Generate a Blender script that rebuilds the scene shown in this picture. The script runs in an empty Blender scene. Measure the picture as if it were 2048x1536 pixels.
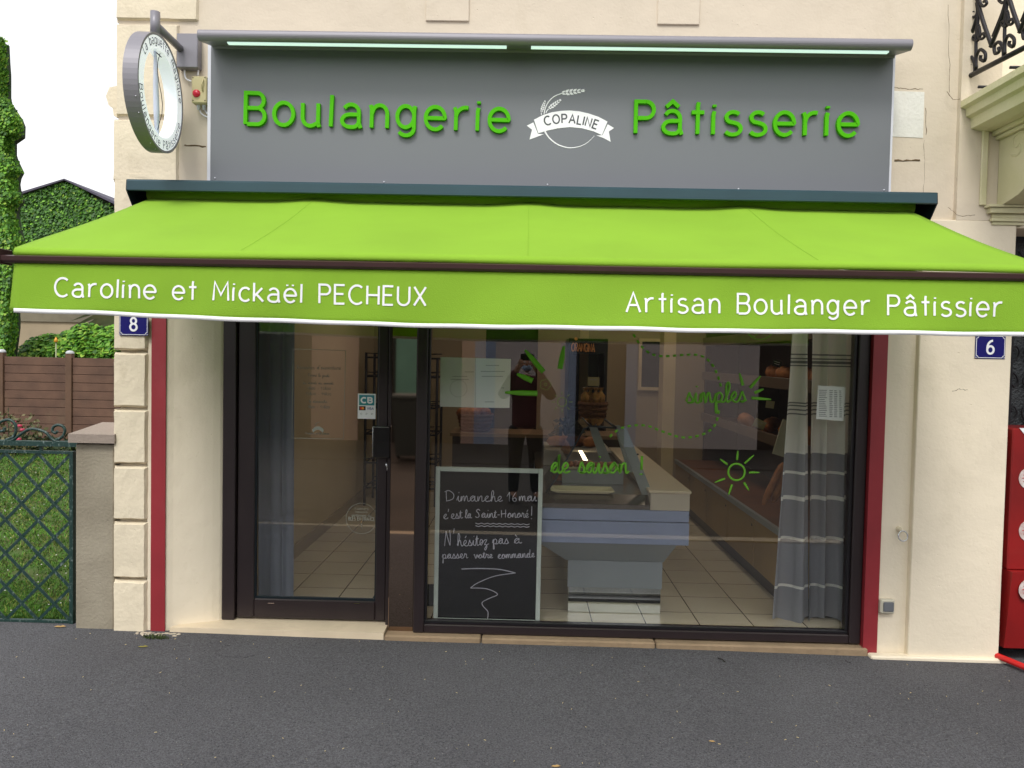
import bpy, math, random
from mathutils import Vector, Matrix
random.seed(7)
S = bpy.context.scene
COL = S.collection
# ------------------------------------------------------------------ camera
F, W, H = 1547.0, 2048.0, 1536.0
YAW, PIT, ROL = [math.radians(v) for v in (0.9, -2.0, 1.15)]
CAM = Vector((0, -4.4, 1.55))
_fw = Vector((-math.sin(YAW)*math.cos(PIT), math.cos(YAW)*math.cos(PIT), math.sin(PIT)))
_r = _fw.cross(Vector((0, 0, 1))).normalized(); _u = _r.cross(_fw)
_r2 = _r*math.cos(ROL)+_u*math.sin(ROL); _u2 = -_r*math.sin(ROL)+_u*math.cos(ROL)
cd = bpy.data.cameras.new('camera'); co = bpy.data.objects.new('camera', cd); COL.objects.link(co)
M = Matrix((( _r2.x, _u2.x, -_fw.x, CAM.x), (_r2.y, _u2.y, -_fw.y, CAM.y), (_r2.z, _u2.z, -_fw.z, CAM.z), (0, 0, 0, 1)))
co.matrix_world = M
cd.sensor_width = 36; cd.lens = F/W*36; cd.clip_start = 0.02; cd.clip_end = 500
S.camera = co
# ------------------------------------------------------------------ sky, sun, exposure
EL, RO = math.radians(52), math.radians(194)
w = bpy.data.worlds.new("World"); S.world = w; w.use_nodes = True
nt = w.node_tree; bg = nt.nodes['Background']
sk = nt.nodes.new('ShaderNodeTexSky'); sk.sky_type = 'NISHITA'; sk.sun_disc = False
sk.sun_elevation = EL; sk.sun_rotation = RO; sk.dust_density = 3.0
hs = nt.nodes.new('ShaderNodeHueSaturation'); hs.inputs['Saturation'].default_value = 0.1; hs.inputs['Value'].default_value = 1.0
nt.links.new(sk.outputs[0], hs.inputs['Color']); gm = nt.nodes.new('ShaderNodeGamma'); gm.inputs[1].default_value = .5
h2 = nt.nodes.new('ShaderNodeHueSaturation'); h2.inputs['Value'].default_value = 2.9
nt.links.new(hs.outputs[0], gm.inputs[0]); nt.links.new(gm.outputs[0], h2.inputs['Color']); nt.links.new(h2.outputs[0], bg.inputs[0])
bg.inputs[1].default_value = 0.15
sl = bpy.data.lights.new('sun', 'SUN'); sl.energy = 1.3; sl.angle = math.radians(16); sl.color = (1, .96, .9)
so = bpy.data.objects.new('sun', sl); COL.objects.link(so)
sdir = Vector((math.sin(RO)*math.cos(EL), math.cos(RO)*math.cos(EL), math.sin(EL)))
so.rotation_euler = sdir.to_track_quat('Z', 'Y').to_euler(); so.location = (0, -6, 12)
S.view_settings.view_transform = 'Standard'; S.view_settings.look = 'None'
S.view_settings.exposure = 0.5; S.view_settings.gamma = 1
S.render.engine = 'CYCLES'
S.cycles.max_bounces = 10; S.cycles.transparent_max_bounces = 16

def A(px, py, Y):
    "real point on the vertical plane at distance Y that the photo shows at (px, py)"
    d = _fw+_r2*((px-W/2)/F)-_u2*((py-H/2)/F)
    return CAM+d*((Y-CAM.y)/d.y)
def FL(px, py, z):
    d = _fw+_r2*((px-W/2)/F)-_u2*((py-H/2)/F)
    return CAM+d*((z-CAM.z)/d.z)

# ------------------------------------------------------------------ materials
MATS = {}
def srgb(h):
    if isinstance(h, tuple): return (*h, 1)
    v = [int(h[i:i+2], 16)/255 for i in (0, 2, 4)]
    return (*[c/12.92 if c <= .04045 else ((c+.055)/1.055)**2.4 for c in v], 1)
def mat(name, col, rough=.6, var=.12, vs=3.0, bump=0.0, bs=60.0, metal=0.0, col2=None, trans=0.0, emit=0.0, coat=0.0, stains=None, spec=.5):
    if name in MATS: return MATS[name]
    m = bpy.data.materials.new(name); m.use_nodes = True; n = m.node_tree; N = n.nodes; Lk = n.links
    b = N['Principled BSDF']; c = srgb(col)
    b.inputs['Roughness'].default_value = rough; b.inputs['Metallic'].default_value = metal
    b.inputs['Coat Weight'].default_value = coat; b.inputs['Specular IOR Level'].default_value = spec
    geo = N.new('ShaderNodeNewGeometry')
    no = N.new('ShaderNodeTexNoise'); no.inputs['Scale'].default_value = vs; no.inputs['Detail'].default_value = 6
    Lk.new(geo.outputs['Position'], no.inputs['Vector'])
    mr = N.new('ShaderNodeMapRange'); mr.inputs[1].default_value = .3; mr.inputs[2].default_value = .7
    Lk.new(no.outputs['Fac'], mr.inputs[0])
    mx = N.new('ShaderNodeMix'); mx.data_type = 'RGBA'
    c2 = srgb(col2) if col2 else tuple(v*(1-var) for v in c[:3])+(1,)
    c1 = c if col2 else tuple(min(1, v*(1+var*.6)) for v in c[:3])+(1,)
    mx.inputs[6].default_value = c2; mx.inputs[7].default_value = c1
    Lk.new(mr.outputs[0], mx.inputs[0]); out = mx.outputs[2]
    if stains:
        sc, amt, scol = stains
        n2 = N.new('ShaderNodeTexNoise'); n2.inputs['Scale'].default_value = sc; n2.inputs['Detail'].default_value = 9; n2.inputs['Roughness'].default_value = .7
        mp = N.new('ShaderNodeMapping'); mp.inputs['Scale'].default_value = (1, 1, .45)
        Lk.new(geo.outputs['Position'], mp.inputs[0]); Lk.new(mp.outputs[0], n2.inputs['Vector'])
        m2 = N.new('ShaderNodeMapRange'); m2.inputs[1].default_value = .55; m2.inputs[2].default_value = .8; m2.inputs[4].default_value = amt
        Lk.new(n2.outputs['Fac'], m2.inputs[0])
        x2 = N.new('ShaderNodeMix'); x2.data_type = 'RGBA'; x2.inputs[7].default_value = srgb(scol)
        Lk.new(m2.outputs[0], x2.inputs[0]); Lk.new(out, x2.inputs[6]); out = x2.outputs[2]
    Lk.new(out, b.inputs['Base Color'])
    if bump:
        n3 = N.new('ShaderNodeTexNoise'); n3.inputs['Scale'].default_value = bs; n3.inputs['Detail'].default_value = 5
        Lk.new(geo.outputs['Position'], n3.inputs['Vector'])
        bp = N.new('ShaderNodeBump'); bp.inputs['Strength'].default_value = bump; bp.inputs['Distance'].default_value = .01
        Lk.new(n3.outputs['Fac'], bp.inputs['Height']); Lk.new(bp.outputs[0], b.inputs['Normal'])
    if emit:
        b.inputs['Emission Color'].default_value = c; b.inputs['Emission Strength'].default_value = emit
    if trans:
        o = N['Material Output']; t = N.new('ShaderNodeBsdfTranslucent'); ms = N.new('ShaderNodeMixShader')
        Lk.new(out, t.inputs[0]); ms.inputs[0].default_value = trans
        Lk.new(b.outputs[0], ms.inputs[1]); Lk.new(t.outputs[0], ms.inputs[2]); Lk.new(ms.outputs[0], o.inputs[0])
    MATS[name] = m; return m
def glassmat(name, ior=1.5, tint=(1, 1, 1), rough=0.0):
    m = bpy.data.materials.new(name); m.use_nodes = True; n = m.node_tree; N = n.nodes
    for x in list(N):
        if x.type == 'BSDF_PRINCIPLED': N.remove(x)
    o = N['Material Output']; t = N.new('ShaderNodeBsdfTransparent'); t.inputs[0].default_value = (*tint, 1)
    g = N.new('ShaderNodeBsdfGlossy'); g.inputs['Roughness'].default_value = rough
    f = N.new('ShaderNodeFresnel'); f.inputs[0].default_value = ior; ms = N.new('ShaderNodeMixShader')
    # both faces of the pane are modelled; keep the ior above one on the way out too
    geo = N.new('ShaderNodeNewGeometry'); 
    md = N.new('ShaderNodeMath'); md.operation = 'MULTIPLY_ADD'; md.inputs[1].default_value = (1/ior-ior); md.inputs[2].default_value = ior
    n.links.new(geo.outputs['Backfacing'], md.inputs[0])
    # Fresnel inverts the ior itself on back faces, so feed the reciprocal there
    n.links.new(md.outputs[0], f.inputs[0])
    n.links.new(f.outputs[0], ms.inputs[0]); n.links.new(t.outputs[0], ms.inputs[1]); n.links.new(g.outputs[0], ms.inputs[2])
    n.links.new(ms.outputs[0], o.inputs[0]); MATS[name] = m; return m

wall_m = mat('cream render', 'e6dac4', .85, .06, 1.3, .14, 70, stains=(2.6, .42, 'b9ad92'))  # colour lifted to offset the shade under the awning
wallup_m = mat('toned-down upper render', 'cfc3b0', .85, .05, 1.1, .12, 70, stains=(2.3, .4, 'b3a68c'))  # same render, coloured darker to offset the stronger daylight above the awning
quoin_m = mat('quoin render', 'ddd1b9', .88, .06, 4, .28, 45, stains=(6, .5, '9d8f72'))
greenish_m = mat('mossy cream render', 'e0d7bd', .88, .1, 2.5, .25, 60, col2='cbc69f')
red_m = mat('red paint', '8e2830', .5, .12, 4, .05, 60, stains=(6, .2, '9a5a5c'))
grey_m = mat('grey fascia aluminium', '6b6e74', .42, .03, .8, .0)
greydk_m = mat('grey aluminium hood', '807e86', .42, .04, 2, 0, metal=.15)
edge_m = mat('pale aluminium edge', 'c9cad2', .35, .02, 3, 0, metal=.3)
lime_m = mat('lime letters', '4cb000', .6, .02, 3, spec=.15)
fabric_m = mat('lime awning fabric', 'a0cf38', .8, .08, 1.6, .3, 260, trans=.38, stains=(1.3, .22, '7fae34'))
hem_m = mat('white hem', 'e9eaec', .7, .02, 4)
white_m = mat('white vinyl', 'eeeef2', .45, .01, 5)
signwhite_m = mat('white sign face', 'eef3fa', .3, .01, 5, emit=.3)
dkletter_m = mat('grey letters', '45484d', .5, .03, 5)
teal_m = mat('dark teal metal', '26424c', .35, .1, 4, 0, metal=.2)
tealdk_m = mat('blackened teal metal', '18242b', .4, .1, 4, 0, metal=.2)
brownbar_m = mat('brown bar', '4c3636', .35, .08, 5, 0, metal=.3)
brown_m = mat('dark brown frame', '2b2224', .38, .12, 3, .04, 30, stains=(5, .2, '473c3b'))
brownr_m = mat('reflective brown panel', 'a08c7e', .03, .03, 3, 0, metal=1)
asphalt_m = None
stone_m = mat('pale stone step', 'd8c7ac', .8, .08, 6, .2, 50, stains=(6, .35, '8d7f6a'))
sill_m = mat('tan stone sill', '958066', .9, .15, 9, .6, 40, stains=(9, .5, '6f6250'))
concrete_m = mat('grey concrete', '9a9281', .9, .12, 3, .4, 60, col2='827a6a', stains=(6, .4, '989084'))
gate_m = mat('dark green iron', '1b3733', .45, .15, 12, .1, 60, stains=(70, .7, 'b8c8c4'))
iron_m = mat('black wrought iron', '1d1b20', .45, .1, 8, .1, 60, metal=.4)
tile_m = None

ORD = ['first','second','third','fourth','fifth','sixth','seventh','eighth','ninth']
def pits(m):
    n = m.node_tree; N = n.nodes; b = N['Principled BSDF']; bp = [x for x in N if x.type == 'BUMP'][0]; geo = N.new('ShaderNodeNewGeometry')
    v = N.new('ShaderNodeTexVoronoi'); v.inputs['Scale'].default_value = 16; n.links.new(geo.outputs['Position'], v.inputs['Vector'])
    no = N.new('ShaderNodeTexNoise'); no.inputs['Scale'].default_value = 5; no.inputs['Detail'].default_value = 9; n.links.new(geo.outputs['Position'], no.inputs['Vector'])
    th = N.new('ShaderNodeMapRange'); th.inputs[1].default_value = .02; th.inputs[2].default_value = .07; n.links.new(v.outputs['Distance'], th.inputs[0])
    b2 = N.new('ShaderNodeBump'); b2.inputs['Strength'].default_value = .5; b2.inputs['Distance'].default_value = .004; n.links.new(th.outputs[0], b2.inputs['Height']); n.links.new(bp.outputs[0], b2.inputs['Normal'])
    b3 = N.new('ShaderNodeBump'); b3.inputs['Strength'].default_value = .5; b3.inputs['Distance'].default_value = .02; n.links.new(no.outputs['Fac'], b3.inputs['Height']); n.links.new(b2.outputs[0], b3.inputs['Normal']); n.links.new(b3.outputs[0], b.inputs['Normal'])
for m_ in (wall_m, wallup_m, quoin_m, concrete_m): pits(m_)
# ------------------------------------------------------------------ mesh tools
class MB:
    def __init__(s): s.v = []; s.f = []; s.sm = []; s.mi = []
    def add(s, vs, fs, smooth=False, mi=0):
        b = len(s.v); s.v += [tuple(v) for v in vs]
        for f in fs: s.f.append(tuple(b+i for i in f)); s.sm.append(smooth); s.mi.append(mi)
    def box(s, a, b, bev=0.0, mi=0):
        x0, y0, z0 = [min(a[i], b[i]) for i in range(3)]; x1, y1, z1 = [max(a[i], b[i]) for i in range(3)]
        if bev <= 0:
            s.add([(x0,y0,z0),(x1,y0,z0),(x1,y1,z0),(x0,y1,z0),(x0,y0,z1),(x1,y0,z1),(x1,y1,z1),(x0,y1,z1)],
                  [(0,3,2,1),(4,5,6,7),(0,1,5,4),(1,2,6,5),(2,3,7,6),(3,0,4,7)], mi=mi); return
        c = bev; V = []
        def P(ix, iy, iz, ax):
            X = (x0, x1)[ix]; Y = (y0, y1)[iy]; Z = (z0, z1)[iz]; sx = 1-2*ix; sy = 1-2*iy; sz = 1-2*iz
            if ax == 0: return (X, Y+sy*c, Z+sz*c)
            if ax == 1: return (X+sx*c, Y, Z+sz*c)
            return (X+sx*c, Y+sy*c, Z)
        idx = {}
        for ix in (0,1):
            for iy in (0,1):
                for iz in (0,1):
                    for ax in (0,1,2): idx[ix,iy,iz,ax] = len(V); V.append(P(ix,iy,iz,ax))
        Fs = []
        for k in (0,1):
            q = [idx[k,0,0,0],idx[k,1,0,0],idx[k,1,1,0],idx[k,0,1,0]]; Fs.append(q if k else q[::-1])
            q = [idx[0,k,0,1],idx[1,k,0,1],idx[1,k,1,1],idx[0,k,1,1]]; Fs.append(q[::-1] if k else q)
            q = [idx[0,0,k,2],idx[1,0,k,2],idx[1,1,k,2],idx[0,1,k,2]]; Fs.append(q if k else q[::-1])
        for i in (0,1):
            for j in (0,1):
                q = [idx[0,i,j,1],idx[1,i,j,1],idx[1,i,j,2],idx[0,i,j,2]]; Fs.append(q if i != j else q[::-1]) 
                q = [idx[i,0,j,0],idx[i,1,j,0],idx[i,1,j,2],idx[i,0,j,2]]; Fs.append(q[::-1] if i != j else q)
                q = [idx[i,j,0,0],idx[i,j,1,0],idx[i,j,1,1],idx[i,j,0,1]]; Fs.append(q if i != j else q[::-1])
        for (ix,iy,iz) in [(a_,b_,c_) for a_ in (0,1) for b_ in (0,1) for c_ in (0,1)]:
            q = [idx[ix,iy,iz,0],idx[ix,iy,iz,1],idx[ix,iy,iz,2]]; Fs.append(q if (ix+iy+iz)%2 else q[::-1])
        s.add(V, Fs, mi=mi)
    def prism(s, poly, axis, a, b, mi=0, smooth=False):
        "poly of 2-D points extruded along axis; axis 0: (y,z), 1: (x,z), 2: (x,y)"
        n = len(poly)
        def T(p, t): return (t, p[0], p[1]) if axis == 0 else ((p[0], t, p[1]) if axis == 1 else (p[0], p[1], t))
        V = [T(p, a) for p in poly]+[T(p, b) for p in poly]
        s.add(V, [tuple(range(n))[::-1], tuple(range(n, 2*n))], mi=mi)
        s.add(V, [(i, (i+1) % n, n+(i+1) % n, n+i) for i in range(n)], smooth, mi=mi)
    def tube(s, pts, r, n=8, closed=False, flat=None, caps=True, mi=0):
        pts = [Vector(p) for p in pts]; m = len(pts)
        if m < 2: return
        rs = r if isinstance(r, (list, tuple)) else [r]*m
        up = Vector((0, 1, 0)) if flat is not None else None; V = []
        prev = None
        for i, p in enumerate(pts):
            if closed: t = pts[(i+1) % m]-pts[i-1]
            else: t = pts[min(i+1, m-1)]-pts[max(i-1, 0)]
            if t.length < 1e-9: t = Vector((1, 0, 0))
            t.normalize()
            if up: bn = up
            else:
                if prev is None: bn = Vector((0,0,1)) if abs(t.z) < .9 else Vector((1,0,0))
                else: bn = prev
                bn = (bn-t*bn.dot(t)).normalized(); prev = bn
            sd = t.cross(bn)
            if sd.length < 1e-6: sd = Vector((1, 0, 0))
            sd.normalize()
            k = flat if flat is not None else 1
            for j in range(n):
                a = 2*math.pi*j/n
                V.append(p+sd*(math.cos(a)*rs[i])+bn*(math.sin(a)*rs[i]*k))
        Fs = []; e = m if closed else m-1
        for i in range(e):
            for j in range(n):
                a = i*n+j; b = i*n+(j+1) % n; c = ((i+1) % m)*n+(j+1) % n; d = ((i+1) % m)*n+j
                Fs.append((a, b, c, d))
        s.add(V, Fs, True, mi)
        if caps and not closed:
            b = len(s.v)-len(V)
            s.f.append(tuple(b+j for j in range(n))[::-1]); s.sm.append(False); s.mi.append(mi)
            s.f.append(tuple(b+(m-1)*n+j for j in range(n))); s.sm.append(False); s.mi.append(mi)
    def lathe(s, prof, c=(0,0,0), n=20, mi=0, smooth=True, axis='Z'):
        V = []
        for r, z in prof:
            for j in range(n):
                a = 2*math.pi*j/n; x, y = r*math.cos(a), r*math.sin(a)
                V.append((c[0]+x, c[1]+y, c[2]+z) if axis == 'Z' else ((c[0]+x, c[1]+z, c[2]+y) if axis == 'Y' else (c[0]+z, c[1]+x, c[2]+y)))
        s.add(V, [(i*n+j, i*n+(j+1) % n, (i+1)*n+(j+1) % n, (i+1)*n+j) for i in range(len(prof)-1) for j in range(n)], smooth, mi)
    def rib(s, pts, o, ux, uz, nn, w_, th, closed=False, lift=0.0, taper=None):
        "flat stroke of width w_, thickness th, on the plane (o, ux, uz), proud along nn"
        P = [Vector((p[0], p[1])) for p in pts]; m = len(P); V = []
        for i, p in enumerate(P):
            if closed: a = (p-P[i-1]); b = (P[(i+1) % m]-p)
            else:
                a = p-P[i-1] if i > 0 else P[1]-p
                b = P[i+1]-p if i < m-1 else p-P[i-1]
            if a.length < 1e-9: a = b
            if b.length < 1e-9: b = a
            a = a.normalized(); b = b.normalized(); t = a+b
            if t.length < .3: t = a
            t.normalize(); q = Vector((-t.y, t.x)); k = 1/max(.6, q.dot(Vector((-a.y, a.x))))
            hw = w_/2*(taper[i] if taper else 1)
            for (off, h) in ((-1, lift), (1, lift), (1, lift+th), (-1, lift+th)):
                r_ = p+q*(off*hw*k)
                V.append(o+ux*r_.x+uz*r_.y+nn*h)
        Fs = []; e = m if closed else m-1
        for i in range(e):
            a = i*4; b = ((i+1) % m)*4
            for j in (0, 1, 2, 3): Fs.append((a+j, a+(j+1) % 4, b+(j+1) % 4, b+j))
        if not closed: Fs += [(3,2,1,0), ((m-1)*4, (m-1)*4+1, (m-1)*4+2, (m-1)*4+3)]
        s.add(V, Fs)
    def poly(s, pts, o, ux, uz, nn, th, lift=0):
        n = len(pts); V = [o+ux*p[0]+uz*p[1]+nn*(lift+th) for p in pts]+[o+ux*p[0]+uz*p[1]+nn*lift for p in pts]
        s.add(V, [tuple(range(n)), tuple(range(n, 2*n))[::-1]]+[(i, n+i, n+(i+1) % n, (i+1) % n) for i in range(n)])
    def build(s, name, m, parent=None, recalc=True):
        me = bpy.data.meshes.new(name); me.from_pydata(s.v, [], s.f)
        for x in (m if isinstance(m, (list, tuple)) else [m]): me.materials.append(x)
        me.polygons.foreach_set('use_smooth', s.sm); me.polygons.foreach_set('material_index', s.mi)
        if recalc:
            import bmesh
            bm = bmesh.new(); bm.from_mesh(me); bmesh.ops.recalc_face_normals(bm, faces=bm.faces); bm.to_mesh(me); bm.free()
        me.update()
        o = bpy.data.objects.new(name, me); COL.objects.link(o)
        if parent:
            o.parent = parent
            if parent.type == 'EMPTY': o.location = -parent.location
        return o
def box(name, a, b, m, parent=None, bev=0.0):
    mb = MB(); mb.box(a, b, bev); return mb.build(name, m, parent)
def tag(o, label=None, cat=None, group=None, kind=None):
    if label: o['label'] = label
    if cat: o['category'] = cat
    if group: o['group'] = group
    if kind: o['kind'] = kind
    return o
def thing(name, loc, label, cat, group=None):
    o = bpy.data.objects.new(name, None); COL.objects.link(o); o.location = loc; o.empty_display_size = .1
    return tag(o, label, cat, group)
UX, UZ, NF = Vector((1,0,0)), Vector((0,0,1)), Vector((0,-1,0))

# ------------------------------------------------------------------ stroke lettering
def arc(cx, cy, rx, ry, a0, a1, n=10):
    return [(cx+rx*math.cos(math.radians(a0+(a1-a0)*i/n)), cy+ry*math.sin(math.radians(a0+(a1-a0)*i/n))) for i in range(n+1)]
def circ(cx, cy, rx, ry, n=22): return [(cx+rx*math.cos(2*math.pi*i/n), cy+ry*math.sin(2*math.pi*i/n)) for i in range(n)]
X_ = .72
_o = lambda: [('c', circ(.31, .36, .31, .36))]
_a = [[(.04,.55)]+arc(.3,.5,.25,.22,150,0)+[(.56,.12),(.62,-.03)], arc(.3,.21,.29,.2,20,350,16)[0:17]]
_a = [arc(.3,.47,.25,.25,150,0)+[(.55,.14),(.61,-.03)], [(.55,.4),(.3,.4)]+arc(.27,.2,.26,.2,90,270)+[(.36,0)]+arc(.36,.2,.19,.2,-88,-20,5)]
G = {
 'B': (.62, [[(0,0),(0,1),(.38,1)]+arc(.38,.76,.2,.24,85,-85)+[(.05,.52)], [(.45,.5)]+arc(.38,.26,.24,.26,62,-90)+[(.06,0)]]),
 'P': (.58, [[(0,0),(0,1),(.33,1)]+arc(.33,.74,.25,.26,90,-90)+[(.05,.48)]]),
 'C': (.72, [arc(.42,.5,.42,.5,50,310,20)]), 'O': (.8, [('c', circ(.4,.5,.4,.5))]),
 'A': (.72, [[(0,0),(.36,1),(.72,0)], [(.13,.36),(.59,.36)]]),
 'M': (.82, [[(0,0),(.06,1),(.41,.3),(.76,1),(.82,0)]]), 'E': (.52, [[(.52,1),(0,1),(0,0),(.52,0)], [(.04,.52),(.46,.52)]]),
 'F': (.5, [[(.5,1),(0,1),(0,0)], [(.04,.52),(.44,.52)]]), 'H': (.62, [[(0,0),(0,1)], [(.62,0),(.62,1)], [(.03,.5),(.59,.5)]]),
 'U': (.62, [[(0,1)]+arc(.31,.3,.31,.3,180,360)+[(.62,1)]]), 'X': (.62, [[(0,0),(.62,1)], [(0,1),(.62,0)]]),
 'L': (.48, [[(0,1),(0,0),(.48,0)]]), 'I': (.02, [[(0,0),(0,1)]]), 'N': (.62, [[(0,0),(0,1),(.62,0),(.62,1)]]),
 'R': (.58, [[(0,0),(0,1),(.33,1)]+arc(.33,.74,.25,.26,90,-90)+[(.05,.48)], [(.3,.46),(.58,0)]]),
 'S': (.58, [arc(.29,.75,.26,.25,40,250,12)+arc(.3,.25,.28,.26,80,-140,12)]), 'V': (.66, [[(0,1),(.33,0),(.66,1)]]),
 'D': (.64, [[(0,0),(0,1),(.25,1)]+arc(.25,.5,.39,.5,90,-90)+[(.03,0)]]), 'G': (.72, [arc(.4,.5,.4,.5,50,345,18)+[(.78,.46),(.45,.46)]]),
 'K': (.6, [[(0,0),(0,1)],[(.58,1),(.05,.45)],[(.2,.58),(.6,0)]]), 'T': (.6, [[(0,1),(.6,1)],[(.3,.97),(.3,0)]]),
 '8': (.5, [('c', circ(.25,.74,.2,.23)), ('c', circ(.25,.26,.25,.26))]), '6': (.5, [('c', circ(.26,.28,.24,.28)), [(.42,.97)]+arc(.42,.4,.4,.57,95,185,10)]),
 'o': (.62, _o()), 'a': (.62, _a),
 'e': (.62, [[(.06,.36),(.6,.36)]+arc(.31,.36,.31,.36,4,318,20)]),
 'u': (.6, [[(0,X_)]+arc(.25,.27,.25,.27,180,290,9)+[(.5,.1),(.54,-.03)], [(.5,X_),(.5,.06)]]),
 'l': (.06, [[(.035,1),(.01,0)]]), 'i': (.08, [[(.03,X_),(0,.6),(0,0)], [(.03,.86),(.03,.93)]]),
 'n': (.55, [[(0,X_+.0),(.04,.6),(.04,0)], [(.04,.42)]+arc(.3,.44,.24,.28,170,0,9)+[(.54,0)]]),
 'r': (.44, [[(0,X_),(.05,.6),(.05,0)], [(.05,.42)]+arc(.36,.4,.31,.32,165,75,7)]),
 'g': (.62, [('c', circ(.28,.38,.27,.34)), [(.58,X_),(.55,.6),(.55,0)]+arc(.3,.0,.25,.22,0,-150,9)]),
 's': (.5, [arc(.26,.54,.22,.17,35,235,10)+arc(.25,.18,.26,.19,75,-150,11)]),
 't': (.4, [[(.22,1),(.2,.9),(.2,0)], [(0,X_-.04),(.4,X_-.04)]]),
 'c': (.52, [arc(.31,.36,.31,.36,45,315,16)]), 'k': (.5, [[(0,1),(0,0)],[(.44,X_),(.04,.3)],[(.14,.38),(.5,0)]]),
 'q': (.62, [('c', circ(.28,.36,.27,.35)), [(.56,X_),(.56,-.25)]]), 'm': (.86, [[(0,X_),(.03,.6),(.03,0)],[(.03,.42)]+arc(.23,.46,.2,.26,170,0,7)+[(.43,0)],[(.43,.44)]+arc(.64,.46,.2,.26,170,0,7)+[(.84,0)]]),
 'b': (.6, [[(0,1),(0,0)],('c', circ(.3,.36,.28,.35))]),
 'ê': None, ' ': (.42, []), '-': (.3, [[(0,.4),(.3,.4)]]), '0': (.5, [('c', circ(.25,.5,.25,.5))]), "'": (.05, [[(0,1),(0,.8)]]),
}
G['é'] = (.62, G['e'][1]+[[(.28,.86),(.42,1.02)]]); G['ë'] = (.62, G['e'][1]+[[(.15,.87),(.15,.95)], [(.45,.87),(.45,.95)]])
G['â'] = (.62, G['a'][1]+[[(.1,.84),(.3,1.02),(.5,.84)]]); G['É'] = (.52, G['E'][1]+[[(.2,1.1),(.38,1.25)]])
def run(s, gap=.22):
    x = 0; out = []
    for ch in s:
        g = G[ch]; out.append((ch, x)); x += g[0]+gap
    return out, x-gap
def put(mb, ch, o, ux, uz, nn, cap, sx, w_, th, lift=0.0):
    for k, st in enumerate(G[ch][1]):
        closed = isinstance(st, tuple) and st[0] == 'c'
        pts = [(p[0]*cap*sx, p[1]*cap) for p in (st[1] if closed else st)]
        mb.rib(pts, o, ux, uz, nn, w_, th+(0.0004 if th < .01 else .0008)*k, closed, lift)
def line(s, p0, p1, cap, w_, th, nn=NF, gap=.22, uz=None, mbs=None, lift=0.0):
    "writes s from p0 to p1 (baseline); returns one MB per letter"
    L, tot = run(s, gap); d = (p1-p0); ln = d.length; ux = d.normalized(); uz = uz or nn.cross(ux)*-1
    if uz.z < 0: uz = -uz
    sx = ln/(tot*cap); res = []
    for ch, x in L:
        if ch == ' ': continue
        mb = mbs if mbs else MB()
        put(mb, ch, p0+ux*(x*cap*sx), ux, uz, nn, cap, sx, w_, th, lift); res.append((ch, mb))
    return res
# cursive hand
def cat(P, n=5):
    out = []
    for i in range(len(P)-1):
        p0 = P[max(i-1, 0)]; p1 = P[i]; p2 = P[i+1]; p3 = P[min(i+2, len(P)-1)]
        for k in range(n):
            t = k/n
            out.append(tuple(.5*((2*p1[j])+(-p0[j]+p2[j])*t+(2*p0[j]-5*p1[j]+4*p2[j]-p3[j])*t*t+(-p0[j]+3*p1[j]-3*p2[j]+p3[j])*t**3) for j in range(2)))
    out.append(tuple(P[-1])); return out
K = {'a':(.95,[(0,.12),(.3,.6),(.62,.85),(.35,1.0),(.06,.5),(.26,.0),(.55,.3),(.66,.98),(.62,.25),(.76,.0),(.95,.15)]),
 'c':(.75,[(0,.15),(.5,.85),(.32,1),(.06,.5),(.28,0),(.55,.06),(.75,.25)]),
 'd':(1,[(0,.12),(.3,.6),(.6,.85),(.33,1.0),(.06,.5),(.26,.0),(.58,.4),(.76,1.95),(.64,.25),(.78,0),(1,.15)]),
 'e':(.7,[(0,.15),(.35,.45),(.5,.8),(.3,1),(.08,.5),(.3,0),(.7,.2)]),
 'h':(.95,[(0,.15),(.45,1.3),(.38,1.95),(.2,1.7),(.15,0),(.32,.75),(.58,.95),(.63,.2),(.78,0),(.95,.2)]),
 'i':(.5,[(0,.15),(.22,.95),(.2,.2),(.33,0),(.5,.2)]), 'l':(.5,[(0,.15),(.42,1.4),(.35,1.95),(.18,1.6),(.15,.25),(.32,0),(.5,.2)]),
 'm':(1.2,[(0,.15),(.1,.95),(.12,0),(.25,.75),(.42,.95),(.5,0),(.62,.75),(.82,.95),(.9,.15),(1.02,0),(1.2,.2)]),
 'n':(.9,[(0,.15),(.1,.95),(.12,0),(.3,.8),(.55,.95),(.6,.15),(.73,0),(.9,.2)]),
 'o':(.85,[(0,.15),(.38,.98),(.1,.7),(.12,.15),(.38,0),(.63,.4),(.55,.9),(.38,.98),(.58,.8),(.85,.75)]),
 'p':(.9,[(0,.2),(.2,.95),(.16,-.3),(.13,-.95),(.24,-.9),(.22,.5),(.45,.98),(.7,.6),(.52,.05),(.3,.1),(.6,.02),(.9,.2)]),
 'r':(.75,[(0,.15),(.2,1.08),(.28,.88),(.5,.9),(.45,.2),(.58,0),(.75,.2)]),
 's':(.65,[(0,.1),(.28,1.02),(.34,.75),(.52,.3),(.38,0),(.08,.06),(.35,.0),(.65,.2)]),
 't':(.55,[(0,.15),(.26,1.6),(.2,.25),(.36,0),(.55,.2)]), 'u':(.9,[(0,.15),(.1,.95),(.12,.2),(.3,0),(.55,.4),(.62,.95),(.62,.15),(.74,0),(.9,.2)]),
 'v':(.85,[(0,.75),(.12,.95),(.3,.0),(.45,.1),(.62,.95),(.85,.8)]), 'z':(.75,[(0,.8),(.48,.95),(.1,.1),(.32,.12),(.42,-.2),(.25,-.75),(.1,-.6),(.45,0),(.75,.2)]),
 'j':(.5,[(0,.15),(.25,.95),(.22,-.5),(.05,-.9),(0,-.5),(.5,.2)])}
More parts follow.
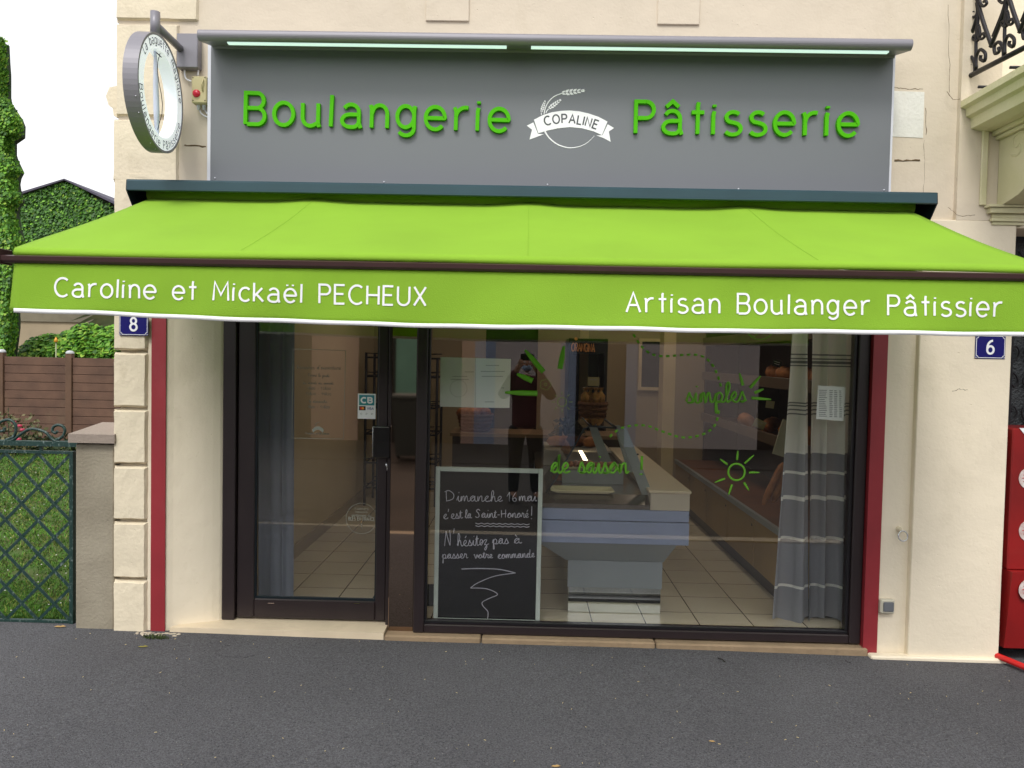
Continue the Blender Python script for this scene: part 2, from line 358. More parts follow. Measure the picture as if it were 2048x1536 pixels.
KC = {'D':(1.35,[[(.15,1.75),(.2,.0)],[(-.05,1.7),(.5,1.95),(1.1,1.3),(1.0,.4),(.15,.0)]]),
 'S':(1.0,[[(.85,1.6),(.5,1.9),(.2,1.5),(.6,.9),(.65,.2),(.2,.0),(0,.3)]]), 'H':(1.1,[[(.1,1.7),(.12,0)],[(.9,1.8),(.85,0)],[(0,.8),(1.05,.95)]]),
 'N':(1.2,[[(0,0),(.2,1.3),(.25,1.8)],[(.25,1.8),(.55,.8),(.85,.05)],[(.85,.05),(.9,1.0),(.8,1.9)]]), 'F':(.9,[[(.2,0),(.25,1.7)],[(.05,1.7),(.9,1.8)],[(.2,.9),(.7,.95)]]),
 '1':(.7,[[(0,1.0),(.4,1.8)],[(.42,1.85),(.4,0)]]), '6':(.9,[[(.6,1.8),(.15,.9),(.1,.3),(.4,0),(.7,.3),(.5,.75),(.15,.5)]]),
 '!':(.3,[[(.2,1.9),(.12,.5)],[(.1,.1),(.1,.0)]]), "'":(.25,[[(.15,2.1),(.05,1.5)]]), '-':(.6,[[(.1,.6),(.5,.62)]]),
 '0':(.7,[[(.35,1.5),(.05,1),(.1,.2),(.4,0),(.62,.7),(.35,1.5)]]), '3':(.7,[[(.1,1.4),(.5,1.4),(.3,.85),(.6,.4),(.1,.05)]]), '5':(.7,[[(.6,1.5),(.2,1.5),(.15,.9),(.6,.5),(.1,0)]]),
 '7':(.6,[[(0,1.4),(.5,1.5),(.2,0)]]), '9':(.7,[[(.5,1.0),(.15,.8),(.2,1.4),(.55,1.3),(.45,0)]]), 'C':(1,[[(.9,1.5),(.5,1.9),(.05,.8),(.4,0),(.9,.3)]])}
ACC = {'é':('e',[(.3,1.35),(.5,1.75)]), 'è':('e',[(.2,1.75),(.4,1.35)]), 'à':('a',[(.2,1.7),(.4,1.35)]), 'É':('e',[(.3,1.3),(.5,1.6)])}
def hand(s, p0, p1, xh, w_, th, nn=NF, jit=.04, tall=1.0, flat=.35, mb=None):
    mb = mb or MB(); strokes = []; x = 0; cur = []; rnd = random.Random(s)
    for ch in s:
        if ch == ' ':
            if cur: strokes.append(cur); cur = []
            x += .75; continue
        if ch in KC:
            if cur: strokes.append(cur); cur = []
            wd, ss = KC[ch]
            for st in ss: strokes.append([(x+a, b*tall) for a, b in st])
            x += wd+.15; continue
        acc = None
        if ch in ACC: ch, acc = ACC[ch]
        wd, st = K[ch]
        pts = [(x+a+rnd.uniform(-jit, jit), b*(tall if b > 1.2 or b < -.2 else 1)+rnd.uniform(-jit, jit)) for a, b in st]
        cur = (cur[:-1] if cur else [])+pts
        if ch == 'i' or ch == 'j': strokes.append([(x+.27, 1.55), (x+.31, 1.68)])
        if ch == 't': strokes.append([(x-.02, 1.1), (x+.5, 1.18)])
        if acc: strokes.append([(x+a, b) for a, b in acc])
        x += wd
    if cur: strokes.append(cur)
    d = p1-p0; ux = d.normalized(); uz = (nn.cross(ux))
    if uz.z < 0: uz = -uz
    kx = d.length/(x*xh)
    for st in strokes:
        c = cat(st, 4) if len(st) > 2 else st
        mb.tube([p0+ux*(a*xh*kx)+uz*(b*xh)+nn*th for a, b in c], w_/2, 6, flat=flat)
    return mb

# ================================================================== SETTING
def ground_z(x): return -.096-.0075*x
# asphalt
def asphalt(name, c1, c2):
    m = mat(name, c1, .95, .2, .9, 0, col2=c2, spec=.2); n = m.node_tree; N = n.nodes; Lk = n.links; b = N['Principled BSDF']
    geo = N.new('ShaderNodeNewGeometry'); src = b.inputs['Base Color'].links[0].from_socket
    def spk(scale, thr, colr, src, size=.25):
        v = N.new('ShaderNodeTexVoronoi'); v.inputs['Scale'].default_value = scale; Lk.new(geo.outputs['Position'], v.inputs['Vector'])
        s1 = N.new('ShaderNodeMath'); s1.operation = 'LESS_THAN'; s1.inputs[1].default_value = size; Lk.new(v.outputs['Distance'], s1.inputs[0])
        sp = N.new('ShaderNodeSeparateColor'); Lk.new(v.outputs['Color'], sp.inputs[0])
        s2 = N.new('ShaderNodeMath'); s2.operation = 'LESS_THAN'; s2.inputs[1].default_value = thr; Lk.new(sp.outputs[0], s2.inputs[0])
        s3 = N.new('ShaderNodeMath'); s3.operation = 'MULTIPLY'; Lk.new(s1.outputs[0], s3.inputs[0]); Lk.new(s2.outputs[0], s3.inputs[1])
        x = N.new('ShaderNodeMix'); x.data_type = 'RGBA'; x.inputs[7].default_value = srgb(colr); Lk.new(s3.outputs[0], x.inputs[0]); Lk.new(src, x.inputs[6])
        return x.outputs[2], v
    o, v1 = spk(260, .35, '6d6a6a', src, .4); o, _ = spk(260, 1, '2c2b2d', o, .0) ; o, _ = spk(95, .022, 'aaa69c', o, .2); o, _ = spk(170, .03, '1d1c1c', o, .4); o, _ = spk(40, .015, 'c2b48a', o, .09)
    Lk.new(o, b.inputs['Base Color'])
    nb = N.new('ShaderNodeTexVoronoi'); nb.inputs['Scale'].default_value = 210; Lk.new(geo.outputs['Position'], nb.inputs['Vector'])
    bp = N.new('ShaderNodeBump'); bp.inputs['Strength'].default_value = 1; bp.inputs['Distance'].default_value = .006; Lk.new(nb.outputs['Distance'], bp.inputs['Height']); Lk.new(bp.outputs[0], b.inputs['Normal'])
    return m
def mottle(m):
    n = m.node_tree; N = n.nodes; b = N['Principled BSDF']; src = b.inputs['Base Color'].links[0].from_socket; geo = N.new('ShaderNodeNewGeometry')
    for sc, lo, hi, fc in ((.55, .35, .7, .84), (3.5, .45, .75, .9), (14, .5, .8, 1.12), (55, .35, .65, .84), (105, .46, .58, .66), (190, .45, .57, .70), (150, .6, .66, 1.5)):
        no = N.new('ShaderNodeTexNoise'); no.inputs['Scale'].default_value = sc; no.inputs['Detail'].default_value = 8; no.inputs['Roughness'].default_value = .65; n.links.new(geo.outputs['Position'], no.inputs['Vector'])
        mr = N.new('ShaderNodeMapRange'); mr.inputs[1].default_value = lo; mr.inputs[2].default_value = hi; n.links.new(no.outputs['Fac'], mr.inputs[0])
        mx = N.new('ShaderNodeMix'); mx.data_type = 'RGBA'; mx.blend_type = 'MULTIPLY'; mx.inputs[7].default_value = (fc, fc, fc, 1); n.links.new(mr.outputs[0], mx.inputs[0]); n.links.new(src, mx.inputs[6]); src = mx.outputs[2]
    n.links.new(src, b.inputs['Base Color']); return m
asph = asphalt('pavement asphalt', '7a7a7f', '6c6c71'); asph2 = asphalt('road asphalt', '5a544f', '4b4744')
def sheet(name, x0, x1, y0, y1, m, dz, nx=40, ny=24, amp=.003, zf=ground_z):
    mb = MB(); V = []
    for j in range(ny+1):
        for i in range(nx+1):
            x = x0+(x1-x0)*i/nx; y = y0+(y1-y0)*j/ny
            V.append((x, y, zf(x)+dz+amp*math.sin(x*2.1+y)*math.cos(y*1.7)))
    mb.add(V, [(j*(nx+1)+i, j*(nx+1)+i+1, (j+1)*(nx+1)+i+1, (j+1)*(nx+1)+i) for j in range(ny) for i in range(nx)], True)
    return tag(mb.build(name, m), kind='structure')
mottle(asph); sheet('pavement', -12, 12, -2.5, .3, asph, 0)
kerb_m = mat('pale kerb stone', 'a89a86', .85, .12, 5, .4, 60)
mb = MB(); mb.box((-12, -2.65, -.4), (12, -2.5, -.1)); tag(mb.build('kerb', kerb_m), kind='structure')
tag(box('road', (-12, -8, -.5), (12, -2.65, -.215), asph2), kind='structure')
tag(box('far_pavement', (-14, -10.8, -.5), (14, -8, -.2), asph2), kind='structure')
earth_m = mat('ground earth', '5c5646', .95, .2, .5)
tag(box('ground', (-200, -200, -.9), (200, 200, -.52), earth_m), kind='structure')
# lawn
lawn_m = mat('lawn soil', '3f5a1c', .95, .3, 3, .5, 40, col2='4a4a1f')
mb = MB(); mb.add([(-14,.11,-.068),(-2.35,.11,-.068),(-2.35,8,-.06),(-14,8,-.06)], [(0,1,2,3)])
tag(mb.build('lawn_ground', lawn_m), kind='structure')

# ================================================================== BAKERY BUILDING
B = thing('bakery_building', (0, .3, -.1), 'cream rendered town building with grey quoins, a bakery shopfront and a cut-out doorway at right', 'building')
B['label'] = 'cream rendered corner building that houses the bakery shopfront and the dark doorway beside it'
OX0, OX1, OZ = -2.05, 2.0, 2.3
# upper wall above opening
box('upper_wall', (-2.33, 0, OZ), (2.38, .35, 7), wallup_m, B)
box('back_side_wall', (-2.33, .35, -.3), (-2.1, 8, 7), wall_m, B)
# left pier and splayed cream reveal
mb = MB()
prof = [(-2.16, .004), (-2.05, .004)]+[(-2.05+.29*t, .004+.15*(1-math.cos(t*math.pi/2))+.02*t) for t in [i/8 for i in range(1, 9)]]
prof = [(-2.16,.004),(-2.055,.004)]+[(-2.055+.295*math.sin(t*math.pi/2)**1.3, .004+.165*t) for t in [i/8 for i in range(1,9)]]+[(-1.76,.45),(-2.16,.45)]
mb.prism(prof, 2, -.13, OZ); mb.build('splayed_reveal', wall_m, B)
box('left_pier', (-2.33, .03, -.13), (-2.16, .35, OZ), wall_m, B)
# red bands
def slab4(name, pts, y0, y1, m, parent): mb = MB(); mb.prism(pts, 1, y0, y1); return mb.build(name, m, parent)
box('red_band', (-2.135, -.006, -.09), (-2.052, .003, OZ), red_m, B)
# quoins of left corner
qz = []
ys = [1260, 1158, 1042, 930, 817, 703]
zs = [A(268, y, 0).z for y in ys]; zs[0] = -.12
step = (zs[5]-zs[1])/4
while zs[-1] < 2.3: zs.append(zs[-1]+step)
def quoin(x0, x1, z0, z1, y=-.02, m=quoin_m):
    rnd = random.Random(z0); b = .013; mb = MB(); g = .006
    V = []; n = 7
    xs = [x0, x0+b]+[x0+b+(x1-x0-2*b)*i/4 for i in (1,2,3)]+[x1-b, x1]; zz = [z0+g, z0+g+b]+[z0+b+(z1-z0-2*b)*i/5 for i in (1,2,3,4)]+[z1-g-b, z1-g]
    for j, z in enumerate(zz):
        for i, x in enumerate(xs):
            ed = i in (0, len(xs)-1) or j in (0, len(zz)-1)
            V.append((x+rnd.uniform(-.002,.002), (y+.03 if ed else y)+rnd.uniform(-.0015,.0015), z+rnd.uniform(-.002,.002)))
    nx = len(xs)
    mb.add(V, [(j*nx+i, j*nx+i+1, (j+1)*nx+i+1, (j+1)*nx+i) for j in range(len(zz)-1) for i in range(nx-1)], False)
    # return on the corner side
    Vb = [(x0, y+.03, z0+g), (x0, y+.03, z1-g), (x0, .3, z1-g), (x0, .3, z0+g), (x1, y+.03, z0+g), (x1, y+.03, z1-g), (x1, .032, z1-g), (x1, .032, z0+g)]
    mb.add(Vb, [(0,1,2,3), (4,7,6,5), (1,5,6,2), (0,3,7,4)])
    return mb.build('quoin', m, B)
for i in range(len(zs)-1):
    quoin(-2.355, -2.155, zs[i], zs[i+1])
# upper quoins (alternating long and short)
uq = [(A(235,512,0).z, A(235,366,0).z, -2.355, -2.0), (A(235,366,0).z, A(235,236,0).z, -2.36, -1.98), (A(235,236,0).z, A(235,45,0).z, -2.345, -1.98), (A(235,45,0).z, A(235,45,0).z+.5, -2.345, -1.87)]
uq[0] = (zs[-1], uq[0][1], -2.355, -2.0)
for z0, z1, x0, x1 in uq: quoin(x0, x1, z0, z1)
quoin(-2.345, -1.98, uq[3][1], uq[3][1]+.4); 
# moulded string course seen in profile at the corner
mb = MB(); zc = A(225, 190, 0).z
mb.prism([(-2.345, zc-.12), (-2.37, zc-.11), (-2.375, zc-.07), (-2.40, zc-.05), (-2.415, zc), (-2.395, zc+.05), (-2.345, zc+.06)], 1, .02, 2.5); mb.build('string_course', quoin_m, B)
# right wall: strip beside window, projecting pilaster, doorway side
box('right_strip_wall', (2.0, .006, -.16), (2.22, .35, OZ), wall_m, B)
box('right_pilaster', (2.205, -.035, -.125), (2.715, .35, 2.36), wall_m, B, .004)
box('upper_right_wall', (2.38, -.034, 2.3605), (2.6, .35, 7), wallup_m, B)
box('pilaster_base', (1.99, -.06, -.2), (2.75, .0, -.095), wall_m, B, .008)
box('red_band', (1.965, -.004, -.115), (2.045, .0045, OZ), red_m, B)
box('red_reveal', (1.967, .003, -.1), (1.9998, .1, OZ), red_m, B)
# wall patches, cracks
patch_m = mat('bare plaster patch', 'dddcd4', .9, .05, 8, .3, 60, stains=(8, .3, 'b9b3a0'))
mb = MB(); a, b = A(1786, 182, 0), A(1845, 276, 0); a.x -= .03
mb.prism([(a.x, a.z), (b.x, a.z-.004), (b.x+.002, b.z), (a.x, b.z+.006)], 1, -.0025, .01); mb.build('plaster_patch', patch_m, B)
crack_m = mat('dark crack line', '6d5c45', .95, .3, 20)  # dark strokes laid along cracks in the render
def crack(pts, y=0.0, wd=.004):
    mb = MB(); P = []
    rnd = random.Random(pts[0][0]); 
    for i in range(len(pts)-1):
        for k in range(6):
            t = k/6; P.append((pts[i][0]+(pts[i+1][0]-pts[i][0])*t+rnd.uniform(-1.2, 1.2), pts[i][1]+(pts[i+1][1]-pts[i][1])*t+rnd.uniform(-1.2, 1.2)))
    P.append(pts[-1]); mb.tube([A(p[0], p[1], y-.0005) for p in P], [wd*rnd.uniform(.2, .6) for _ in P], 5, flat=.2); return mb.build('crack', crack_m, B)
crack([(1788,175),(1815,178),(1846,178)]); crack([(1852,215),(1852,270)]); crack([(1788,322),(1840,321)], 0, .014); crack([(368,290),(412,293)], 0, .01)
crack([(1896,10),(1899,130),(1899,185)], -.034, .003); crack([(1893,182),(1905,200),(1920,198)], -.034, .004); crack([(1848,280),(1850,330),(1846,400)], 0, .002)
crack([(1895,415),(1920,432),(1950,430)], -.034, .003); crack([(1905,782),(1920,778),(1936,780)], -.035, .003)
# small plates near the top
for (x0, x1, y0, y1) in ((853, 938, -20, 44), (1316, 1398, -20, 51)):
    a = A(x0, y0, 0); b = A(x1, y1, 0); box('wall_block', (a.x, -.012, b.z), (b.x, .01, a.z+.1), wallup_m, B, .003)
# doorstep and sill
mb = MB(); mb.prism([(-2.02, -.012), (-.78, -.012), (-.78, .5), (-1.9, .5), (-1.9, .2), (-1.98, .05)], 2, -.3, -.052)
st = mb.build('doorstep', stone_m, B)
for x0, x1 in ((-.775, -.22), (-.214, .78), (.786, 1.99)):
    box('stone_sill', (x0, -.02+random.uniform(0,.004), -.3), (x1, .2, -.064-.004*(x0+.8)), sill_m, B, .008)
mortar = mat('loose mortar', 'b5aa98', .95, .2, 20, .8, 80)
mb = MB(); rnd = random.Random(3)
for i in range(60):
    x = rnd.uniform(-2.2, -1.95); y = -.03-rnd.random()**2*.05; r = rnd.uniform(.004, .014); z = ground_z(x)
    mb.lathe([(0.0001, r*.5), (r, r*.2), (r*1.1, -.004)], (x, y, z), 6)
tag(mb.build('mortar_crumbs', mortar), kind='stuff')

# interior shell
inwall = mat('interior cream wall', 'b5a586', .8, .05, 2, .1, 60)
inwall2 = mat('interior beige wall', '9c8b70', .8, .05, 2)
def tilemat():
    m = mat('floor tiles', 'd6cbb2', .22, .06, 2); n = m.node_tree; N = n.nodes; b = N['Principled BSDF']; src = b.inputs['Base Color'].links[0].from_socket
    geo = N.new('ShaderNodeNewGeometry'); br = N.new('ShaderNodeTexBrick'); br.offset = 0; br.inputs['Scale'].default_value = 1
    br.inputs['Mortar Size'].default_value = .0035; br.inputs['Brick Width'].default_value = .322; br.inputs['Row Height'].default_value = .322; br.inputs['Mortar Smooth'].default_value = 0
    br.inputs['Color1'].default_value = (1,1,1,1); br.inputs['Color2'].default_value = (.93,.93,.93,1); br.inputs['Mortar'].default_value = (.12,.1,.08,1)
    mp = N.new('ShaderNodeMapping'); mp.inputs['Location'].default_value = (-.115, -.10, 0); n.links.new(geo.outputs['Position'], mp.inputs[0]); n.links.new(mp.outputs[0], br.inputs['Vector'])
    mx = N.new('ShaderNodeMix'); mx.data_type = 'RGBA'; mx.blend_type = 'MULTIPLY'; mx.inputs[0].default_value = 1
    n.links.new(src, mx.inputs[6]); n.links.new(br.outputs['Color'], mx.inputs[7]); n.links.new(mx.outputs[2], b.inputs['Base Color']); return m
tile_m = tilemat()
mb = MB(); mb.box((-.778, .13, -.3), (2.6, 4.6, -.03)); mb.box((-2.05, .2, -.3), (-.7785, 4.6, -.03)); tag(mb.build('shop_floor', tile_m), kind='structure')
IL = thing('shop_room', (0, 2, -.03), 'dim cream walls of the shop interior seen through the glass', 'room interior')
box('side_wall', (-1.98, .3, -.03), (-1.74, 4.6, 2.75), inwall, IL)
box('side_wall', (2.35, .3, -.03), (2.5, 4.6, 2.75), inwall, IL)
box('ceiling', (-2.05, .34, 2.75), (2.5, 4.75, 2.85), mat('ceiling white', 'b5ab95', .9), IL)
skirt = mat('skirting tile', '9a8a72', .35, .06, 4)
box('skirting', (-1.742, .3, -.03), (-1.728, 4.5, .075), skirt, IL, .002)
bk = thing('unused', (0,0,0), 'x', 'x'); bpy.data.objects.remove(bk)
lampc = mat('warm ceiling lamp', 'fff0dc', .3, 0, 3, emit=13)
for i, (x, y) in enumerate(((-.6, 2.6), (1.35, 1.6), (1.35, 3.4))):
    L_ = thing('ceiling_lamp', (x, y, 2.74), '%s warm round ceiling lamp of the shop room, counted from the door' % ORD[i], 'ceiling lamp', 'ceiling lamps of the shop'); mb = MB(); mb.lathe([(.0001,-.03),(.16,-.03),(.18,-.018),(.18,0)], (x, y, 2.745), 20); mb.build('lamp_glass', lampc, L_)
# back wall and doorway; panel colour stands in for the rear room darkness
box('back_wall', (-1.75, 4.5, -.03), (-.45, 4.6, 2.75), inwall2, IL)
dark_m = mat('rear room darkness', '161210', .9, .1, 3)
box('rear_dark_panel', (-.45, 4.58, -.03), (.15, 4.62, 2.75), dark_m, IL)  # solid panel, near-black to paint the unlit space behind the doorway
box('back_wall', (.15, 4.5, -.03), (2.36, 4.6, 2.75), inwall2, IL)
box('lintel', (-.44, 4.5, 2.2), (.14, 4.57, 2.75), inwall2, IL)
pa, pb = A(1328, 700, 2.4), A(1352, 700, 2.4)
box('column', (pa.x, 2.4, -.03), (pb.x, 2.62, 2.75), mat('cream column', 'c9b48c', .8), IL)
pa, pb = A(1160, 700, 3.4), A(1177, 700, 3.4)
box('column', (pa.x, 3.4, -.03), (pb.x, 3.55, 2.75), MATS['cream column'], IL)

# ================================================================== SHOP DOOR, PILLAR PANEL, WINDOW
glass = glassmat('shop glass', 1.85); glass2 = glassmat('counter glass', 1.5)
D = thing('shop_door', (-1.24, .2, -.04), 'dark brown glazed entrance door above the pale stone step, with a black pull handle', 'door')
zd0, zd1 = -.05, 2.25
mb = MB()
mb.box((-1.775, .13, zd0), (-1.70, .24, zd1), .004); mb.box((-.795, .12, zd0-.005), (-.768, .24, zd1), .004); mb.box((-1.70, .13, 2.1), (-.795, .24, zd1), .004)
mb.build('door_frame', brown_m, D)
mb = MB(); y0, y1 = .15, .215
mb.box((-1.693, y0, -.04), (-1.59, y1, 2.09), .006); mb.box((-.862, y0, -.04), (-.80, y1, 2.09), .006)
mb.box((-1.5895, y0+.001, -.04), (-.8625, y1-.001, .076), .006); mb.box((-1.5895, y0+.001, 2.0), (-.8625, y1-.001, 2.09), .006)
leaf = mb.build('leaf_frame', brown_m, D)
mb = MB(); mb.box((-1.596, y0+.012, .077), (-1.583, y0+.03, 1.999)); mb.box((-.869, y0+.012, .077), (-.856, y0+.03, 1.999)); mb.box((-1.58, y0+.012, .0765), (-.87, y0+.03, .088)); mb.build('glazing_bead', tealdk_m, leaf)
box('glass_pane', (-1.585, .178, .082), (-.867, .184, 1.995), glass, D)
mb = MB(); hl = A(746, 905, .12); a = A(747, 852, .09); b = A(781, 916, .09)
mb.box((a.x, .075, b.z), (b.x, .092, a.z), .005); mb.box((a.x+.012, .092, b.z+.02), (a.x+.03, .15, b.z+.05)); mb.box((a.x+.012, .092, a.z-.05), (a.x+.03, .15, a.z-.02))
hd = mb.build('pull_handle', mat('black handle plate', '101114', .25, .05, 3, coat=.5), D)
mb = MB(); mb.tube([(a.x, .074, b.z+.005), (a.x, .074, a.z-.004), (b.x-.01, .074, a.z-.004)], .0022, 6); mb.build('handle_rim', mat('bright steel', 'c9ccd0', .25, .02, 5, metal=.9), hd)
mb = MB(); c = A(775, 930, .145); mb.lathe([(.0001, -.012), (.012, -.011), (.012, .006)], c, 14, axis='Y'); mb.box((c.x-.002, .128, c.z-.03), (c.x+.004, .134, c.z+.004)); mb.build('lock_cylinder', MATS['bright steel'], D)
for px in (542, 714):
    q = A(px, 1207, .149); mb = MB(); mb.box((q.x-.02, .1465, q.z-.003), (q.x+.02, .1505, q.z+.003), .001); mb.build('drain_cover', MATS['reflective brown panel'], D)

box_ = thing('reflective_pillar', (-.69, .1, -.08), 'narrow polished brown panel between the shop door and the window', 'pillar panel')
box('pillar_panel', (-.767, .06, -.072), (-.62, .16, 2.25), brownr_m, box_, .003)

WN = thing('shop_window', (.7, .1, -.06), 'large fixed display window in a dark brown frame beside the door', 'window')
zb = lambda x: -.062
mb = MB()
mb.box((-.617, .03, -.062), (-.555, .15, 2.25), .005)
mb.box((1.90, .03, -.062), (1.964, .15, 2.25), .005)
mb.box((-.5545, .032, -.062), (1.8995, .15, -.012), .005); mb.box((-.5545, .032, 2.15), (1.8995, .15, 2.25), .005)
mb.build('window_frame', brown_m, WN)
mb = MB(); mb.box((-.556, .05, -.0125), (1.8985, .075, .006), .003); mb.box((1.882, .05, .006), (1.901, .075, 2.15), .003); mb.box((-.556, .05, .006), (-.540, .075, 2.15), .003)
mb.build('glazing_bead', mat('dark bead', '1c1a1e', .3), WN)
box('glass_pane', (-.545, .098, -.01), (1.885, .106, 2.15), glass, WN)
GY = .0975   # outer face of window glass
# window decals (vinyl on the glass, parts of the window)
dec_m = mat('green window vinyl', '6fb82a', .5, .03, 4); decw_m = mat('pale window vinyl', '9db36a', .6)
def gp(px, py): return A(px, py, GY-.001)
def stroke(mb, pts, wpx, taper=None, n=4):
    P = cat(pts, n) if len(pts) > 2 else pts
    m = len(P); r = wpx/2*4.5/F
    rs = [r*(taper(i/(m-1)) if taper else 1) for i in range(m)]
    mb.tube([gp(*p) for p in P], rs, 6, flat=.15)
mb = hand('simples', A(1372, 806, GY-.001), A(1493, 803, GY-.001), .058, .0125, .0008, tall=1.0); mb.build('lettering_decal', dec_m, WN)
mb = hand('de saison', A(1102, 945, GY-.001), A(1258, 946, GY-.001), .058, .0135, .0008, tall=.95)
stroke(mb, [(1284,912),(1283,940)], 5); stroke(mb, [(1282,947),(1282,950)], 6); mb.build('lettering_decal', dec_m, WN)
def rays(name, segs, wpx=5):
    mb = MB()
    for a, b in segs: 
        mid = ((a[0]+b[0])/2, (a[1]+b[1])/2)
        stroke(mb, [a, mid, b], wpx, lambda t: .45+.75*min(1, 2.2*(1-t)) if True else 1)
    return mb
rays('r', [((1120,738),(1128,692)), ((1087,744),(1050,700)), ((1065,762),(1034,748)), ((1075,787),(1010,785))], 9).build('sunburst_decal', dec_m, WN)
rays('r', [((1486,771),(1479,746)), ((1500,776),(1521,752)), ((1509,786),(1527,778)), ((1503,796),(1542,799))], 5).build('sunburst_decal', dec_m, WN)
mb = rays('s', [((1474,920),(1476,901)), ((1489,927),(1508,910)), ((1498,945),(1519,945)), ((1488,965),(1498,981)), ((1464,969),(1457,990)), ((1450,957),(1429,965)), ((1455,929),(1440,918))], 3.6)
mb.tube([gp(1473+16.5*math.cos(a), 944+16.5*math.sin(a)) for a in [2*math.pi*i/28 for i in range(28)]], .0062, 6, closed=True, flat=.2); mb.build('sun_decal', dec_m, WN)
mb = MB(); mb.tube([gp(1124+9*math.cos(a), 804+9*math.sin(a)) for a in [2*math.pi*i/24 for i in range(24)]], .0022, 6, closed=True, flat=.2)
for k in range(8):
    a = k*math.pi/4; mb.tube([gp(1124+14*math.cos(a), 804+14*math.sin(a)), gp(1124+21*math.cos(a), 804+21*math.sin(a))], .002, 5, flat=.2)
mb.build('sun_decal', decw_m, WN)
mb = MB()
fp = []
for i in range(60):
    a = 2*math.pi*i/60; r = 9.5+2.6*abs(math.cos(2.5*a))**.7-1; fp.append(gp(1091+r*math.cos(a), 769+r*math.sin(a)))
mb.tube(fp, .0017, 5, closed=True, flat=.2); mb.tube([gp(1091+2.6*math.cos(a), 769+2.6*math.sin(a)) for a in [2*math.pi*i/12 for i in range(12)]], .0017, 5, closed=True, flat=.2)
mb.build('flower_decal', decw_m, WN)
def dashes(pts, wpx=4.5, on=2, off=2, n=10):
    c = cat(pts, 60); mb = MB(); d = 0; seg = []; last = c[0]; P = [c[0]]
    # resample
    R = []; acc = 0
    for i in range(1, len(c)):
        L = math.dist(c[i-1], c[i]); 
        k = 0
        while acc+L >= 1.0:
            t = (1.0-acc)/L; q = (c[i-1][0]+(c[i][0]-c[i-1][0])*t, c[i-1][1]+(c[i][1]-c[i-1][1])*t); R.append(q); c[i-1] = q; L = math.dist(q, c[i]); acc = 0
        acc += L
    i = 0
    while i+7 < len(R):
        mb.tube([gp(*R[i]), gp(*R[i+3]), gp(*R[i+7])], wpx/2*4.5/F, 6, flat=.15); i += 14
    return mb
dashes([(1266,668),(1288,698),(1320,712),(1395,710),(1425,730),(1440,765),(1442,782)]).build('dashed_line_decal', dec_m, WN)
dashes([(1438,820),(1430,850),(1405,869),(1365,875),(1325,863),(1290,851),(1250,854),(1225,868),(1213,885)]).build('dashed_line_decal', dec_m, WN)
mb = MB(); mb.tube([gp(1520+27*math.cos(a), 656+23*math.sin(a)) for a in [math.pi*(i/20) for i in range(21)]], .0022, 5, flat=.2); mb.tube([gp(1496,668),gp(1508,674),gp(1518,664)], .0016, 5, flat=.2); mb.build('round_logo_decal', dec_m, WN)

# door decals
DY = .1765
wv = mat('white window vinyl', '9a9c92', .6, .02, 4)
wv2 = mat('faint white window vinyl', '7c7a70', .6, .02, 4)
DD = D
mb = MB()
for (a, b) in (((586,698),(691,701)), ((691,701),(687,878)), ((687,878),(584,876)), ((584,876),(586,698))):
    mb.tube([A(*a, DY), A(*b, DY)], .0016, 5, flat=.3)
mb.build('hours_border', wv, DD)
mb = MB()
for s, x0, x1, y, xh in (("horaires d'ouverture", 594, 682, 738, .017), ('Fermé le jeudi', 616, 659, 753, .014), ('du mardi au samedi', 606, 667, 768, .012), ('7h00 - 13h00', 615, 662, 779, .013), ('15h30 - 19h30', 612, 663, 790, .013), ('le dimanche', 618, 654, 805, .012), ('7h00 - 13h00', 615, 660, 816, .013), ('Complice de la nature', 611, 658, 868, .009)):
    hand(s, A(x0, y, DY), A(x1, y+1, DY), xh*.72, .0022, .0006, jit=.02, mb=mb)
mb.build('hours_lettering', wv2, DD)
mb = MB(); o = A(636, 856, DY)
top = arc(0, -.06, .05, .07, 45, 135, 8); bot = arc(0, -.075, .04, .065, 135, 45, 8)
mb.poly([(p[0], p[1]) for p in top]+[(p[0], p[1]) for p in bot], o, UX, UZ, NF, .0008)
mb.tube([o+Vector((-.02,0,.012)), o+Vector((-.008,0,.03)), o+Vector((.012,0,.036))], .0018, 5, flat=.3); mb.build('logo_decal', wv, DD)
mb = MB(); cc = A(723, 1037, DY)
mb.tube([cc+Vector((.092*math.cos(a), 0, .092*math.sin(a))) for a in [2*math.pi*i/48 for i in range(48)]], .0014, 5, closed=True, flat=.3)
line('BLES EN FRANCE', cc+Vector((-.078,0,-.012)), cc+Vector((.078,0,-.012)), .02, .003, .0008, mbs=mb)
for s, x, z, cp in (('FARINES', .04, .052, .011), ('MOULINS', .035, .034, .009)): line(s, cc+Vector((-x,0,z)), cc+Vector((x,0,z)), cp, .0016, .0008, mbs=mb)
hand('partenaire du', cc+Vector((-.06,0,.013)), cc+Vector((.06,0,.013)), .009, .0018, .0006, mb=mb)
mb.tube([cc+Vector((0,0,-.03)), cc+Vector((.003,0,-.06))], .0014, 5, flat=.3)
mb.build('round_seal_decal', wv, DD)

